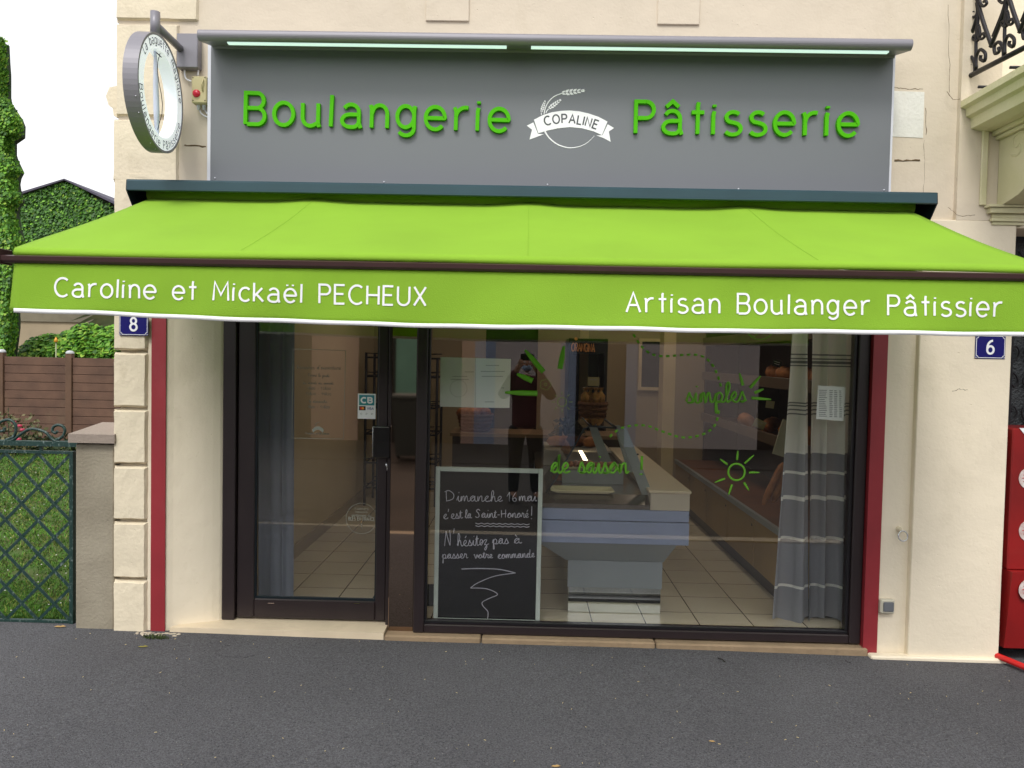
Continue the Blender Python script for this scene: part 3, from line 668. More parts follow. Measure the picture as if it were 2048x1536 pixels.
# card sticker
CS = thing('payment_sticker', A(734, 811, .175), 'small white and blue bank card sticker on the door glass beside the handle', 'sticker')
a, b = A(716, 787, .1755), A(751, 838, .1755)
box('sticker_sheet', (a.x, .1735, b.z), (b.x, .1765, a.z), white_m, CS)
m_ = mat('blue green print', '1c6fb5', .4, .0, 9, 0, col2='2f9b7c'); ww = b.x-a.x; hh = a.z-b.z
box('blue_panel', (a.x+.008, .1725, a.z-hh*.46), (b.x-.008, .1735, a.z-.008), m_, CS)
mb = MB(); o = Vector((a.x+ww*.2, .1725, a.z-hh*.36)); line('CB', o, o+Vector((ww*.6,0,0)), .03, .0095, .001, gap=.3, mbs=mb); mb.build('lettering', white_m, CS)
box('black_panel', (a.x+.008, .1725, a.z-hh*.66), (a.x+ww*.44, .1735, a.z-hh*.5), mat('black print', '121212', .4), CS)
mb = MB(); c = Vector((a.x+ww*.2, .1722, a.z-hh*.58)); mb.lathe([(.0001, -.0004), (.0078, 0)], c, 16, axis='Y'); mb.build('red_disc', mat('red print', 'd8352a', .4), CS)
mb = MB(); c = Vector((a.x+ww*.29, .1716, a.z-hh*.58)); mb.lathe([(.0001, -.0004), (.0078, 0)], c, 16, axis='Y'); mb.build('orange_disc', mat('orange print', 'f0942c', .4), CS)
mb = MB(); o = Vector((a.x+ww*.53, .1734, a.z-hh*.63)); line('VISA', o, o+Vector((ww*.36,0,0)), .0125, .0028, .001, mbs=mb); mb.build('lettering', mat('navy print', '23408a', .4), CS)
for k in (.2, .5, .8): q = Vector((a.x+ww*k, .173, a.z-hh*.8)); mb = MB(); mb.tube([q+Vector((.005*math.cos(t),0,.004*math.sin(t))) for t in [i*.9 for i in range(7)]], .0007, 5); mb.build('icon', MATS['black print'], CS)

# ================================================================== SIGN BOARD
SG = thing('fascia_sign', (.1, -.05, 2.5), 'wide grey fascia board with green raised lettering and a white wheat logo above the awning', 'shop sign')
FX0, FX1, FZ0, FZ1 = -1.765, 1.972, 2.485, 3.238
box('fascia_panel', (FX0, -.1, FZ0), (FX1, .0, FZ1), grey_m, SG, .002)
box('side_trim', (FX0-.018, -.098, FZ0), (FX0-.0005, -.001, FZ1), edge_m, SG)
box('side_trim', (FX1+.0005, -.098, FZ0), (FX1+.012, -.001, FZ1), edge_m, SG)
FY = -.1005
lets = line('Boulangerie', A(493, 250, FY), A(1017, 265, FY), .17, .0205, .022, gap=.3)
lets += line('Pâtisserie', A(1270, 268, FY), A(1712, 274, FY), .17, .0205, .022, gap=.3)
for ch, m_b in lets: 
    o = m_b.build('sign_letter', lime_m, SG, recalc=True)
# logo from the crop (x/7.314+1000, y/7.314+150)
def lg(x, y): p = A(1000+x/7.314, 150+y/7.314, FY); return (p.x, p.z)
O0 = Vector((0, FY, 0))
mb = MB()
top = [(497,655),(620,590),(760,545),(900,525),(1020,520),(1160,532),(1300,565),(1440,612),(1572,682)]
bot = [(1492,880),(1370,825),(1200,780),(1020,762),(850,780),(700,812),(560,852)]
mb.poly([lg(*p) for p in top+bot], O0, UX, UZ, NF, .0012)
mb.poly([lg(*p) for p in ((392,742),(488,694),(556,862),(640,868),(432,945),(468,800))], O0, UX, UZ, NF, .0011)
mb.poly([lg(*p) for p in ((1575,722),(1668,776),(1592,828),(1618,978),(1520,925),(1410,885),(1498,882))], O0, UX, UZ, NF, .0011)
def st(pts, w0, w1=None):
    c = cat([lg(*p) for p in pts], 6); m = len(c); w1 = w0 if w1 is None else w1
    mb.tube([Vector((p[0], FY, p[1])) for p in c], [(w0+(w1-w0)*i/(m-1))/2/7.314*4.3/F for i in range(m)], 6, flat=.15)
st([(645,575),(665,480),(720,380),(800,310),(905,268)], 15); st([(672,556),(690,520),(712,497)], 13); st([(606,586),(604,550)], 12)
st([(655,825),(720,920),(830,1010),(950,1055),(1050,1065),(1180,1040),(1290,980),(1380,890)], 24, 5)
def ear(base, tip, wd, n):
    bx, by = base; tx, ty = tip; dx, dy = tx-bx, ty-by; L = math.hypot(dx, dy); ux_, uy_ = dx/L, dy/L; px_, py_ = -uy_, ux_
    for k in range(n):
        t = k/n; s0 = L*t; ln = L/n*1.5
        ln = L/n
        for sd in (-1, 1):
            w2 = wd*(1-.8*t*t)*(.65+.35*min(1, t*5))
            P = [(s0, sd*3), (s0+ln*.02, sd*w2*.5), (s0+ln*.35, sd*w2*.95), (s0+ln*1.1, sd*w2), (s0+ln*.85, sd*w2*.5), (s0+ln*.6, sd*3.5)]
            if sd < 0: P = P[::-1]
            mb.poly([lg(bx+ux_*a+px_*b, by+uy_*a+py_*b) for a, b in P], O0, UX, UZ, NF, .001+.0002*k)
    P = [(L*.93, -wd*.3), (L*1.04, 0), (L*.93, wd*.3)]
    mb.poly([lg(bx+ux_*a+px_*b, by+uy_*a+py_*b) for a, b in P], O0, UX, UZ, NF, .0018)
ear((905,265),(1235,228),46,6); ear((715,490),(890,362),34,6); ear((604,540),(660,375),26,6)
mb.build('wheat_logo', white_m, SG)
mb = MB(); L_, tot = run('COPALINE', .2); cx0 = lg(1035, 0)[0]
Rr = 1150
sx = 710/(tot*148)*1.0
for ch, x in L_:
    u = (x+G[ch][0]/2)/tot-.5; ang = u*.66
    bx = 1035+Rr*math.sin(ang); by = 705+Rr*(1-math.cos(ang))+u*55
    q = lg(bx, by); k = 4.3/F/7.314; tilt = -ang-.035
    ux_ = Vector((math.cos(tilt), 0, math.sin(tilt))); uz_ = Vector((-math.sin(tilt), 0, math.cos(tilt)))
    cap = 122*k; o = Vector((q[0], FY-.0014, q[1]))-ux_*(G[ch][0]/2*cap*sx*1.18)
    put(mb, ch, o, ux_, uz_, NF, cap, sx*1.18, 20*k, .0008)
mb.build('logo_lettering', dkletter_m, SG)
for px, py in ((430,358),(768,366),(1095,371),(1477,380),(1768,382)):
    q = A(px, py-2, FY); mb = MB(); mb.lathe([(.0001,-.004),(.004,-.003),(.005,.0)], q, 10, axis='Y'); mb.build('screw', edge_m, SG)
# hood over the fascia
HX0, HX1 = A(396, 70, -.30).x, A(1824, 95, -.30).x
HL = thing('sign_hood', (.1, -.15, 3.2), 'long grey light hood projecting over the top of the fascia sign', 'light hood')
hzt, hzb, hzf = A(400, 59, -.28).z, A(400, 80, -.29).z, A(428, 93, -.1).z
hr = (hzt-hzb)/2
prof = [(-.275+hr*math.cos(math.radians(a)), hzb+hr+hr*math.sin(math.radians(a))) for a in range(90, 271, 15)]
prof = [(-.02, hzt+.03)]+prof+[(-.265, hzb+.003), (-.105, hzf), (-.1005, hzf-.012), (-.02, hzf-.012)]
mb = MB(); mb.prism(prof, 0, HX0, HX1, smooth=False); mb.build('hood_body', greydk_m, HL)
tube_m = mat('lit light strip', 'd6f2ea', .4, 0, 3, emit=.6)
for x0, x1 in ((HX0+.14, -.13), (.0, HX1-.1)):
    box('light_strip', (x0, -.262, hzb-.003), (x1, -.236, hzb+.012), tube_m, HL)
for x in (HX0-.0045, HX1+.0005): mb = MB(); mb.prism([(p[0]*1.0, p[1]) for p in prof], 0, x, x+.004); mb.build('end_cap', greydk_m, HL)

# ================================================================== AWNING
fabric_m.node_tree.nodes['Principled BSDF'].inputs['Sheen Weight'].default_value = .03
AW = thing('awning', (0, -.6, 2.0), 'lime green folding-arm awning with a lettered valance over the shopfront', 'awning')
CX0, CX1 = -2.15, 2.155
mb = MB()
mb.prism([(0, 2.49), (-.02, 2.494), (-.25, 2.462), (-.258, 2.452), (-.258, 2.405), (-.25, 2.40), (-.245, 2.44), (-.02, 2.47), (0, 2.47)], 0, CX0, CX1)
mb.build('cassette_cover', teal_m, AW)
for x0 in (CX0-.006, CX1):
    mb = MB(); mb.prism([(0, 2.489), (-.02, 2.493), (-.25, 2.461), (-.256, 2.405), (-.16, 2.30), (-.06, 2.27), (0, 2.27)], 0, x0, x0+.006); mb.build('end_plate', tealdk_m, AW)
box('cassette_back', (CX0, -.04, 2.28), (CX1, -.002, 2.468), tealdk_m, AW)
mb = MB(); mb.tube([(-2.09, -.13, 2.405), (2.09, -.13, 2.405)], .036, 16); mb.build('roller', fabric_m, AW)
# fabric sheet
HWX0, HWX1 = -2.12, 2.115
def bulge(x):  # fabric crests over the arm brackets
    return sum(.011*math.exp(-((x-c)/.14)**2) for c in (-1.16, .0, 1.17))
mb = MB(); nx, ny = 90, 22; V = []
for j in range(ny+1):
    t = j/ny
    for i in range(nx+1):
        u = i/nx; xr = -2.075+4.15*u; xf = HWX0+(HWX1-HWX0)*u; x = xr+(xf-xr)*t
        z = .0022*math.sin(x*13+4*t)*math.sin(math.pi*t)+.0015*math.sin(x*29-6*t)*t*(1-t)*3+2.385+(1.967-2.385)*t-.010*math.sin(math.pi*t)*(1)+bulge(x)*(1-t)**2*1.6+.004*math.sin(x*5.5)*math.sin(math.pi*t)
        sag = -.0025*math.sin((x+2.1)*3.1)*t
        V.append((x, -.14-1.06*t, z+sag))
for (dy, dz) in ((-1.215,1.960),(-1.224,1.945),(-1.222,1.930)):
    for i in range(nx+1): 
        u = i/nx; x = HWX0+(HWX1-HWX0)*u; V.append((x, dy, dz-.0025*math.sin((x+2.1)*3.1)))
ny2 = ny+3
mb.add(V, [(j*(nx+1)+i, j*(nx+1)+i+1, (j+1)*(nx+1)+i+1, (j+1)*(nx+1)+i) for j in range(ny2) for i in range(nx)], True)
fb = mb.build('canopy_fabric', fabric_m, AW)
fs = fb.modifiers.new('t', 'SOLIDIFY'); fs.thickness = .0015; fs.offset = -1
for sx_ in (-1.16, .005, 1.17):
    mb = MB(); mb.tube([(sx_*(1+.02*t), -.14-1.06*t, 2.3875+(1.967-2.385)*t-.010*math.sin(math.pi*t)+bulge(sx_)*(1-t)**2*1.6+.004*math.sin(sx_*5.5)*math.sin(math.pi*t)-.0025*math.sin((sx_+2.1)*3.1)*t) for t in [i/22 for i in range(23)]], .0006, 5); mb.build('fabric_seam', fabric_m, AW)
mb = MB(); pr_ = [(-1.235,1.907),(-1.238,1.924),(-1.228,1.929),(-1.18,1.93),(-1.165,1.915),(-1.17,1.899),(-1.225,1.898)]
mb.prism(pr_, 0, -2.165, 2.16); mb.build('front_bar', brownbar_m, AW)
for x in (-2.172, 2.16): box('bar_end_cap', (x,-1.242,1.892), (x+.007,-1.16,1.955), brownbar_m, AW, .002)
# valance
mb = MB(); nx, ny = 160, 10; V = []
def vy(x, t): return -1.216-.008*math.sin(x*4.3+1)*t-.014*math.sin(x*1.9+.5)*t*t-.004*math.sin(x*11+3*t)*t-.010*t
def vz(x): return 1.686-.013*(1-(x/2.12)**2)+.0015*math.sin(x*6)+.001*math.sin(x*17)+.015*max(0, min(1, (-x-.7)/1.1))
for j in range(ny+1):
    t = j/ny
    for i in range(nx+1):
        x = HWX0+.0+(HWX1-HWX0)*i/nx; x2 = x+(-.02*t if i == 0 else 0)
        V.append((x2, vy(x, t), 1.899+(vz(x)-1.899)*t))
mb.add(V, [(j*(nx+1)+i, j*(nx+1)+i+1, (j+1)*(nx+1)+i+1, (j+1)*(nx+1)+i) for j in range(ny) for i in range(nx)], True)
va = mb.build('valance', fabric_m, AW)
md = va.modifiers.new('t', 'SOLIDIFY'); md.thickness = .0015
mb = MB(); V = []
for i in range(nx+1):
    x = HWX0+(HWX1-HWX0)*i/nx; z = vz(x)
    for dy, dz in ((-.003, .009), (-.003, -.009), (.003, -.009), (.003, .009)): V.append((x, vy(x, 1)+dy, z+dz))
mb.add(V, [(i*4+j, i*4+(j+1) % 4, (i+1)*4+(j+1) % 4, (i+1)*4+j) for i in range(nx) for j in range(4)], True)
mb.build('white_hem', hem_m, AW)
def valance_text(s, p0, p1, cap, gap):
    q0, q1 = A(*p0, -1.235), A(*p1, -1.235); L_, tot = run(s, gap); allb = line(s, q0, q1, cap, .0086, .0015, gap=gap); wi = 0; words = [MB()]; it = iter(allb)
    for ch in s:
        if ch == ' ': words.append(MB()); continue
        m1 = next(it)[1]; words[-1].add(m1.v, m1.f)
    for wmb in words: drape(wmb)
def drape(mbt):
    # drape the letters over the wavy cloth
    nv = []
    for (x, y, z) in mbt.v:
        t = max(0, min(1, (1.899-z)/(1.899-vz(x)))); nv.append((x, vy(x, t)-.0012+(y+1.235)*.9, z))
    mbt.v = nv; mbt.build('valance_word', white_m, AW)
valance_text('Caroline et Mickaël PECHEUX', (105, 592), (850, 611), .076, .26)
valance_text('Artisan Boulanger Pâtissier', (1253, 624), (2008, 633), .080, .27)
# folding arms beneath
for s in (-1, 1):
    for xb in (1.95,):
        mb = MB(); mb.tube([(s*xb, -.1, 2.30), (s*(xb-.75), -.62, 2.06)], .022, 10); mb.tube([(s*(xb-.75), -.62, 2.06), (s*(xb-.05), -1.17, 1.888)], .018, 10)
        mb.lathe([(.0001,.03),(.03,.028),(.03,-.028),(.0001,-.03)], (s*(xb-.75), -.62, 2.06), 12); mb.build('folding_arm', tealdk_m, AW)

# ================================================================== ROUND SIGN
cy_, cx_ = -.37, -1.945
cz = A(322, 188, cy_).z
RS = thing('round_sign', (cx_, cy_, cz), 'white ring-shaped projecting sign with grey lettering hanging from a grey pole', 'hanging sign')
th_ = math.radians(4)
nn = Vector((math.cos(th_), -math.sin(th_)*-1, 0)); nn = Vector((math.cos(th_), math.sin(th_), 0)); hx = Vector((-math.sin(th_), math.cos(th_), 0))  # hx away from viewer
ctr = Vector((cx_, cy_, cz)); R0, R1, T = .295, .218, .072
def ringpt(a, r, off): return ctr+hx*(r*math.cos(a))+UZ*(r*math.sin(a))+nn*off
def annulus(name, r0, r1, o0, o1, m, parent):
    n = 72; V = []
    for i in range(n):
        a = 2*math.pi*i/n
        V += [ringpt(a, r0, o0), ringpt(a, r1, o0), ringpt(a, r1, o1), ringpt(a, r0, o1)]
    mb = MB(); mb.add(V, [(i*4+j, i*4+(j+1) % 4, ((i+1) % n)*4+(j+1) % 4, ((i+1) % n)*4+j) for i in range(n) for j in range(4)], False)
    return mb.build(name, m, parent)
annulus('grey_rim', R0, R0-.012, -T/2, T/2, greydk_m, RS)
annulus('white_ring', R0-.0125, R1, -T/2+.003, T/2-.003, signwhite_m, RS)
def ringtext(s, a0, a1, inward, cap):
    L_, tot = run(s, .3); mb = MB(); rad = (R0+R1)/2
    for ch, x in L_:
        if ch == ' ': continue
        t = (x+G[ch][0]/2)/tot; a = math.radians(a0+(a1-a0)*t)
        er = hx*math.cos(a)+UZ*math.sin(a); et = -hx*math.sin(a)+UZ*math.cos(a)
        if inward: uz_ = er; ux_ = -et; r_ = rad-cap*.4
        else: uz_ = -er; ux_ = et; r_ = rad+cap*.42
        arcl = abs(math.radians(a1-a0))*rad; sx = arcl/(tot*cap)
        o = ctr+er*r_+nn*(T/2-.003+.0005)-ux_*(G[ch][0]/2*cap*sx)
        put(mb, ch, o, ux_, uz_, nn, cap, sx, .0037, .0008)
    return mb.build('sign_lettering', dkletter_m, RS)
ringtext('La baguette magique', 148, 8, True, .043)
ringtext('Boulangerie Pâtisserie', 188, 342, False, .04)
mb = MB(); mb.tube([ctr+Vector((0,0,R0-.003)), Vector((ctr.x, ctr.y, A(312, 24, cy_).z))], .024, 16)
za_ = A(372, 97, -.06).z; mb.tube([Vector((ctr.x, ctr.y+.01, za_)), Vector((cx_-.01, -.055, za_))], .02, 14)
mb.build('pole', greydk_m, RS)
mb = MB(); a = A(362, 66, -.06); b = A(395, 135, -.06); mb.box((a.x-.025, -.06, b.z), (b.x, -.001, a.z), .004); mb.build('wall_plate', greydk_m, RS)
# pale wand inside the ring, with its wire
wand = mat('pale wand', 'cdd4e6', .35, .03, 4)
mb = MB(); P = [ringpt(math.pi/2, R1, 0)+hx*.0, ctr+UZ*.05+hx*.01, ctr-UZ*.08+hx*.02, ringpt(-math.pi/2, R1, 0)+hx*.03]
mb.tube(cat([tuple(p) for p in P], 1) if False else P, [.007, .013, .015, .010], 10); mb.build('wand', wand, RS)
mb = MB(); P = [ctr+UZ*(.205-.05*i)+hx*(-.035*math.sin(i*.9)-.012)+nn*.03 for i in range(9)]; mb.tube(P, .0018, 5); mb.tube([ctr+UZ*.2+hx*(-.03+.01*i)+nn*.02 for i in range(7)], .003, 5); mb.build('wire', iron_m, RS)
for a in (200, 215, 250, 262): q = ringpt(math.radians(a), R0+.001, .02); mb = MB(); mb.lathe([(.0001,.002),(.003,.001),(.003,-.002)], q, 8); mb.build('rivet', edge_m, RS)

# emergency switch box
SB = thing('switch_box', A(400, 180, 0), 'beige electrical switch box with a red button on the wall left of the fascia', 'switch box')
bx_m = mat('beige plastic', 'b8ae84', .5, .06, 8); a = A(383, 152, -.08); b = A(413, 206, -.08)
box('box_body', (a.x, -.08, b.z), (b.x, -.001, a.z), bx_m, SB, .005)
mb = MB(); c = A(393, 187, -.08); mb.lathe([(.0001, -.012), (.018, -.011), (.021, -.004), (.022, .001)], c, 18, axis='Y'); mb.build('red_button', mat('red button', 'c01f35', .25), SB)
mb = MB(); c = A(406, 170, -.08); mb.tube([c+Vector((.0,-.002,.03)), c+Vector((.004,-.012,.015)), c+Vector((-.004,-.012,.0)), c+Vector((.0,-.004,-.035))], .004, 7); mb.build('latch', bx_m, SB)
for px in (386, 410):
    for py in (155, 201): mb = MB(); mb.lathe([(.0001,-.003),(.003,-.002),(.003,.001)], A(px, py, -.08), 8, axis='Y'); mb.build('screw', iron_m, SB)
for px in (397, 408): c = A(px, 207, -.04); mb = MB(); mb.lathe([(.011,.0),(.011,-.02),(.008,-.022),(.008,-.035),(.0001,-.036)], c, 10); mb.build('cable_gland', edge_m, SB)
SB2 = thing('cable', A(375, 145, 0), 'thin white cables running between the wall plate and the beige switch box', 'cable')
mb = MB(); cr = lambda pts, r, Y=-.02: mb.tube([A(x, y, Y) for x, y in cat(pts, 5)], r, 7)
cr([(369,138),(370,150),(373,158),(383,163)], .005); mb.build('cable_run', white_m, SB2); mb = MB(); cr([(394,88),(397,110),(397,135),(396,152)], .005); cr([(398,215),(402,226),(412,233),(420,234)], .004); cr([(409,216),(413,225),(420,229)], .005)
mb.build('cable_run', white_m, SB2)

# ================================================================== NUMBER PLATES
def plate(ch, c, y, label):
    P = thing('house_number', c, label, 'house number', 'enamel house number plates')
    w2, h2 = .084, .066
    mb = MB(); mb.box((c.x-w2, y-.004, c.z-h2), (c.x+w2, y, c.z+h2), .002); mb.build('plate', mat('navy enamel', '211f6b', .18, .05, 8, coat=.6), P)
    mb = MB(); k = .012
    pts = [(-w2+.006+k, -h2+.006), (w2-.006-k, -h2+.006)]+arc(w2-.006, -h2+.006, k, k, 180, 90, 4)+[(w2-.006, h2-.006-k)]+arc(w2-.006, h2-.006, k, k, 270, 180, 4)+[(-w2+.006+k, h2-.006)]+arc(-w2+.006, h2-.006, k, k, 0, -90, 4)+[(-w2+.006, -h2+.006+k)]+arc(-w2+.006, -h2+.006, k, k, 90, 0, 4)
    mb.rib(pts, Vector((c.x, y-.0041, c.z)), UX, UZ, NF, .0028, .0006, True); mb.build('border', white_m, P)
    mb = MB(); cap = .074; put(mb, ch, Vector((c.x-.019, y-.0041, c.z-cap/2)), UX, UZ, NF, cap, 1.0, .0115, .0007); mb.build('numeral', white_m, P)
    for sx_ in (-1, 1):
        for sz in (-1, 1): mb = MB(); mb.lathe([(.0001,-.003),(.003,-.002),(.004,.0)], (c.x+sx_*(w2-.006), y-.004, c.z+sz*(h2-.006)), 8, axis='Y'); mb.build('screw', edge_m, P)
c = A(268, 648, -.026); plate('8', c, -.0265, 'blue enamel number 8 plate on the left stone quoins under the awning')
c = A(1980, 694, -.036); plate('6', c, -.0362, 'blue enamel number 6 plate on the cream pilaster at the right')
# ring and switch
TR = thing('tether_ring', A(1795, 1058, 0), 'chrome ring hanging from a bolt on the cream wall beside the red band', 'wall ring')
c = A(1797, 1058, .006); mb = MB(); mb.lathe([(.016,0),(.015,-.02),(.009,-.03),(.007,-.045),(.0001,-.046)], c, 12, axis='Y'); mb.build('bolt', quoin_m, TR)
mb = MB(); c2 = A(1806, 1072, -.045); mb.tube([c2+Vector((.026*math.cos(a), .004*math.sin(a), .028*math.sin(a))) for a in [2*math.pi*i/28 for i in range(28)]], .0038, 8, closed=True); mb.build('ring', MATS['bright steel'], TR)
WS = thing('wall_switch', A(1770, 1210, 0), 'square grey outdoor switch in a pale surround low on the right wall', 'switch')
c = A(1770, 1210, .006); box('surround', (c.x-.04, -.028, c.z-.04), (c.x+.04, .0055, c.z+.04), mat('pale plastic', 'c4bfae', .5), WS, .006); box('rocker', (c.x-.026, -.034, c.z-.026), (c.x+.032, -.0285, c.z+.028), mat('grey plastic', '6d7076', .45), WS, .004)

# ================================================================== BLACKBOARD
BB = thing('chalkboard', (-.2, .16, -.03), 'black chalkboard in a pale frame with white French handwriting, standing inside the window', 'chalkboard')
BY = .16
f_m = mat('pale green frame', 'c3cdc4', .5, .05, 6); blk = mat('blackboard face', '07080a', .6, .3, 5, stains=(3, .2, '131417'), spec=.15)
q = [A(872, 933, BY), A(1086, 938, BY), A(1078, 1246, BY), A(865, 1243, BY)]
xl, xr, zt_, zb_ = q[0].x, q[1].x, q[0].z, -.028
w_ = .026
mb = MB(); mb.box((xl, BY-.012, zb_), (xl+w_, BY+.012, zt_), .002); mb.box((xr-w_, BY-.012, zb_), (xr, BY+.012, zt_), .002); mb.box((xl+w_+.0005, BY-.0115, zt_-w_), (xr-w_-.0005, BY+.012, zt_-.0005), .002); mb.box((xl+w_+.0005, BY-.0115, zb_), (xr-w_-.0005, BY+.012, zb_+.016), .002)
mb.build('frame', f_m, BB); box('board', (xl+w_-.003, BY-.004, zb_+.01), (xr-w_+.003, BY+.006, zt_-w_+.003), blk, BB)
chalk = mat('chalk', 'c9c7d2', .9, .1, 40); cm = MB()
def ch_(s, x0, y0, x1, y1, xh, tall=1.0, wd=.0042): hand(s, A(x0, y0, BY-.005), A(x1, y1, BY-.005), xh, wd, .0006, mb=cm, tall=tall, jit=.03)
ch_('Dimanche', 890, 1002, 1006, 1003, .032, 1.0); ch_('16', 1014, 1003, 1037, 1003, .03); ch_('mai', 1038, 1002, 1074, 1002, .03)
ch_("c'est", 887, 1038, 926, 1036, .028); ch_('la', 930, 1036, 944, 1036, .026); ch_('Saint-Honoré', 951, 1035, 1058, 1035, .026); ch_('!', 1062, 1038, 1066, 1038, .04, 1)
ch_("N'", 889, 1092, 912, 1092, .05); ch_('hésitez', 914, 1092, 978, 1090, .034, 1.1); ch_('pas', 985, 1088, 1018, 1087, .03); ch_('à', 1028, 1087, 1044, 1086, .03)
ch_('passer', 884, 1117, 936, 1116, .026); ch_('votre', 948, 1116, 986, 1116, .022); ch_('commande', 996, 1117, 1070, 1114, .024)
def chs(pts, wd=.004, n=5):
    c = cat(pts, n); cm.tube([A(p[0], p[1], BY-.005)+Vector((0,-.0006,0)) for p in c], wd/2, 5, flat=.35)
for y in (1047, 1052): chs([(951+6*i, y+(1 if i % 2 else -1)*.9+i*.1) for i in range(19)], .005, 3)
chs([(923,1138),(960,1137),(1000,1139),(1031,1146)], .006); chs([(1031,1146),(990,1152),(955,1166),(941,1176)], .0045); chs([(941,1176),(970,1177),(990,1184),(994,1190),(980,1196),(965,1204),(966,1212),(975,1222),(976,1230),(975,1237)], .0045)
cm.build('chalk_lettering', chalk, BB)

# ================================================================== PAPERS ON WINDOW
paper = mat('notice paper', 'dededa', .8, .03, 5, trans=.1); ink = mat('faint ink', '9c9c98', .8)
N1 = thing('paper_notice', A(950, 765, .11), 'large white two-page certificate taped behind the window above the chalkboard', 'notice')
def sheet4(pts, Y, th=.0008): mb = MB(); mb.poly([(A(*p, Y).x, A(*p, Y).z) for p in pts], Vector((0, Y, 0)), UX, UZ, NF, th); return mb
sheet4([(881,714),(951,716),(951,815),(880,813)], .111).build('left_page', paper, N1)
sheet4([(951.5,716),(1022,718),(1019,816),(951.5,815)], .1112).build('right_page', mat('brighter paper', 'ebebe6', .8, .02), N1)
mb = MB(); YY = .1096
for (x0, x1, y) in ((905,935,752),(902,938,758),(930,948,743),(972,1000,730),(962,1010,742),(964,1008,752),(1003,1010,775),(970,988,803)):
    for k in range(int((x1-x0)/3)): mb.box(A(x0+3*k, y, YY)+Vector((0,0,0)), A(x0+3*k+2.2, y+1.6, YY)+Vector((0,.0006,0)))
mb.tube([A(917+17*math.cos(a), 777+17*math.sin(a), YY) for a in [2*math.pi*i/30 for i in range(30)]], .0009, 5, closed=True, flat=.4)
mb.build('print', ink, N1)
N2 = thing('price_list', A(1661, 806, .111), 'small white price list sheet stuck behind the window in front of the striped curtain', 'notice')
sheet4([(1636,771),(1691,774),(1687,842),(1632,838)], .111).build('sheet', mat('bright paper', 'f3f5f3', .8, .02), N2)
mb = MB(); rnd = random.Random(2)
for r in range(15):
    for (u0, u1) in ((.06, .36), (.45, .58), (.63, .76), (.82, .92)):
        v = .1+r*.056; l_ = u0+(u1-u0)*rnd.uniform(.7, 1)
        a = A(1635+53*u0, 773+66*v+2*u0, .1096); b = A(1635+53*l_, 773+66*v+1.6+2*u0, .1096); mb.box(a, (b.x, b.y+.0006, b.z))
mb.build('print', mat('grey ink', '8b8d90', .8), N2)

# ================================================================== CURTAINS
def curtain(name, label, x0t, x1t, x0b, x1b, Y, z0, z1, folds, m, amp=.035, seed=1, split=None):
    rnd = random.Random(seed); mb = MB(); nx, ny = 110, 40; V = []
    ph = [rnd.uniform(0, 6) for _ in range(4)]
    for j in range(ny+1):
        t = j/ny; z = z1+(z0-z1)*t
        for i in range(nx+1):
            u = i/nx; uu = u+.02*math.sin(u*9+ph[0])
            x = (x0t+(x1t-x0t)*uu)*(1-t)+(x0b+(x1b-x0b)*uu)*t
            k = math.sin(u*folds*2*math.pi+ph[1]+.3*math.sin(t*2))
            y = Y-amp*(abs(k)**.7*(1 if k > 0 else -1))*(1-.2*t)-amp*.35*math.sin(u*folds*4.7+ph[2])
            x += amp*.5*math.cos(u*folds*2*math.pi+ph[1])*.6
            V.append((x, y, z+(.014*math.sin(u*7+ph[3])*t**3)))
    mb.add(V, [(j*(nx+1)+i, j*(nx+1)+i+1, (j+1)*(nx+1)+i+1, (j+1)*(nx+1)+i) for j in range(ny) for i in range(nx)], True)
    o = mb.build(name, m); tag(o, label, 'curtain'); return o
def curtmat():
    m = mat('striped curtain cloth', 'c9cec8', .9, .03, 3, .3, 600, trans=.4); n = m.node_tree; N = n.nodes; b = N['Principled BSDF']; geo = N.new('ShaderNodeNewGeometry'); sp = N.new('ShaderNodeSeparateXYZ')
    n.links.new(geo.outputs['Position'], sp.inputs[0]); rp = N.new('ShaderNodeValToRGB'); rp.color_ramp.interpolation = 'CONSTANT'
    Z0, Z1 = -.05, 2.1; mr = N.new('ShaderNodeMapRange'); mr.inputs[1].default_value = Z0; mr.inputs[2].default_value = Z1; n.links.new(sp.outputs[2], mr.inputs[0]); n.links.new(mr.outputs[0], rp.inputs[0])
    Wh, Gr, Gd = srgb('f3f5f0'), srgb('9a9da4'), srgb('888c90')
    zz = lambda y: (A(1590, y, .3).z-Z0)/(Z1-Z0)
    st = [(0, Gr), (zz(1178), Wh), (zz(1171), Gr), (zz(1082), Wh), (zz(1075), Gr), (zz(1001), Wh), (zz(994), Gr), (zz(950), Wh), (zz(943), Gr), (zz(908), Wh)]
    for base in (803, 707):
        for k in range(4):
            y = base+27-k*7.2; st += [(zz(y), Gd), (zz(y-3.2), Wh)]
    st = sorted(st, key=lambda s: s[0]); e = rp.color_ramp.elements
    e[0].position, e[0].color = st[0]; e[1].position, e[1].color = st[1]
    for p, c in st[2:]: q_ = e.new(min(1, max(0, p))); q_.color = c
    n.links.new(rp.outputs[0], b.inputs['Base Color'])
    for nd in N:
        if nd.type == 'BSDF_TRANSLUCENT': n.links.new(rp.outputs[0], nd.inputs[0])
    return m
cx = lambda px, y=700, Y=.3: A(px, y, Y).x
cmat = curtmat()
curtain('striped_curtain', 'left fall of pale curtain with grey stripes and grey lower half at the window', cx(1583), cx(1615), cx(1537,1250), cx(1622,1250), .30, -.02, 2.1, 1.6, cmat, .03, 4)
curtain('striped_curtain', 'right fall of the pale striped curtain behind the price list, beside the window frame', cx(1624), cx(1712), cx(1620,1250), cx(1708,1250), .33, -.02, 2.1, 2.6, cmat, .042, 9)
gcm = mat('grey curtain cloth', '858c99', .9, .08, 3, .3, 500, trans=.25)
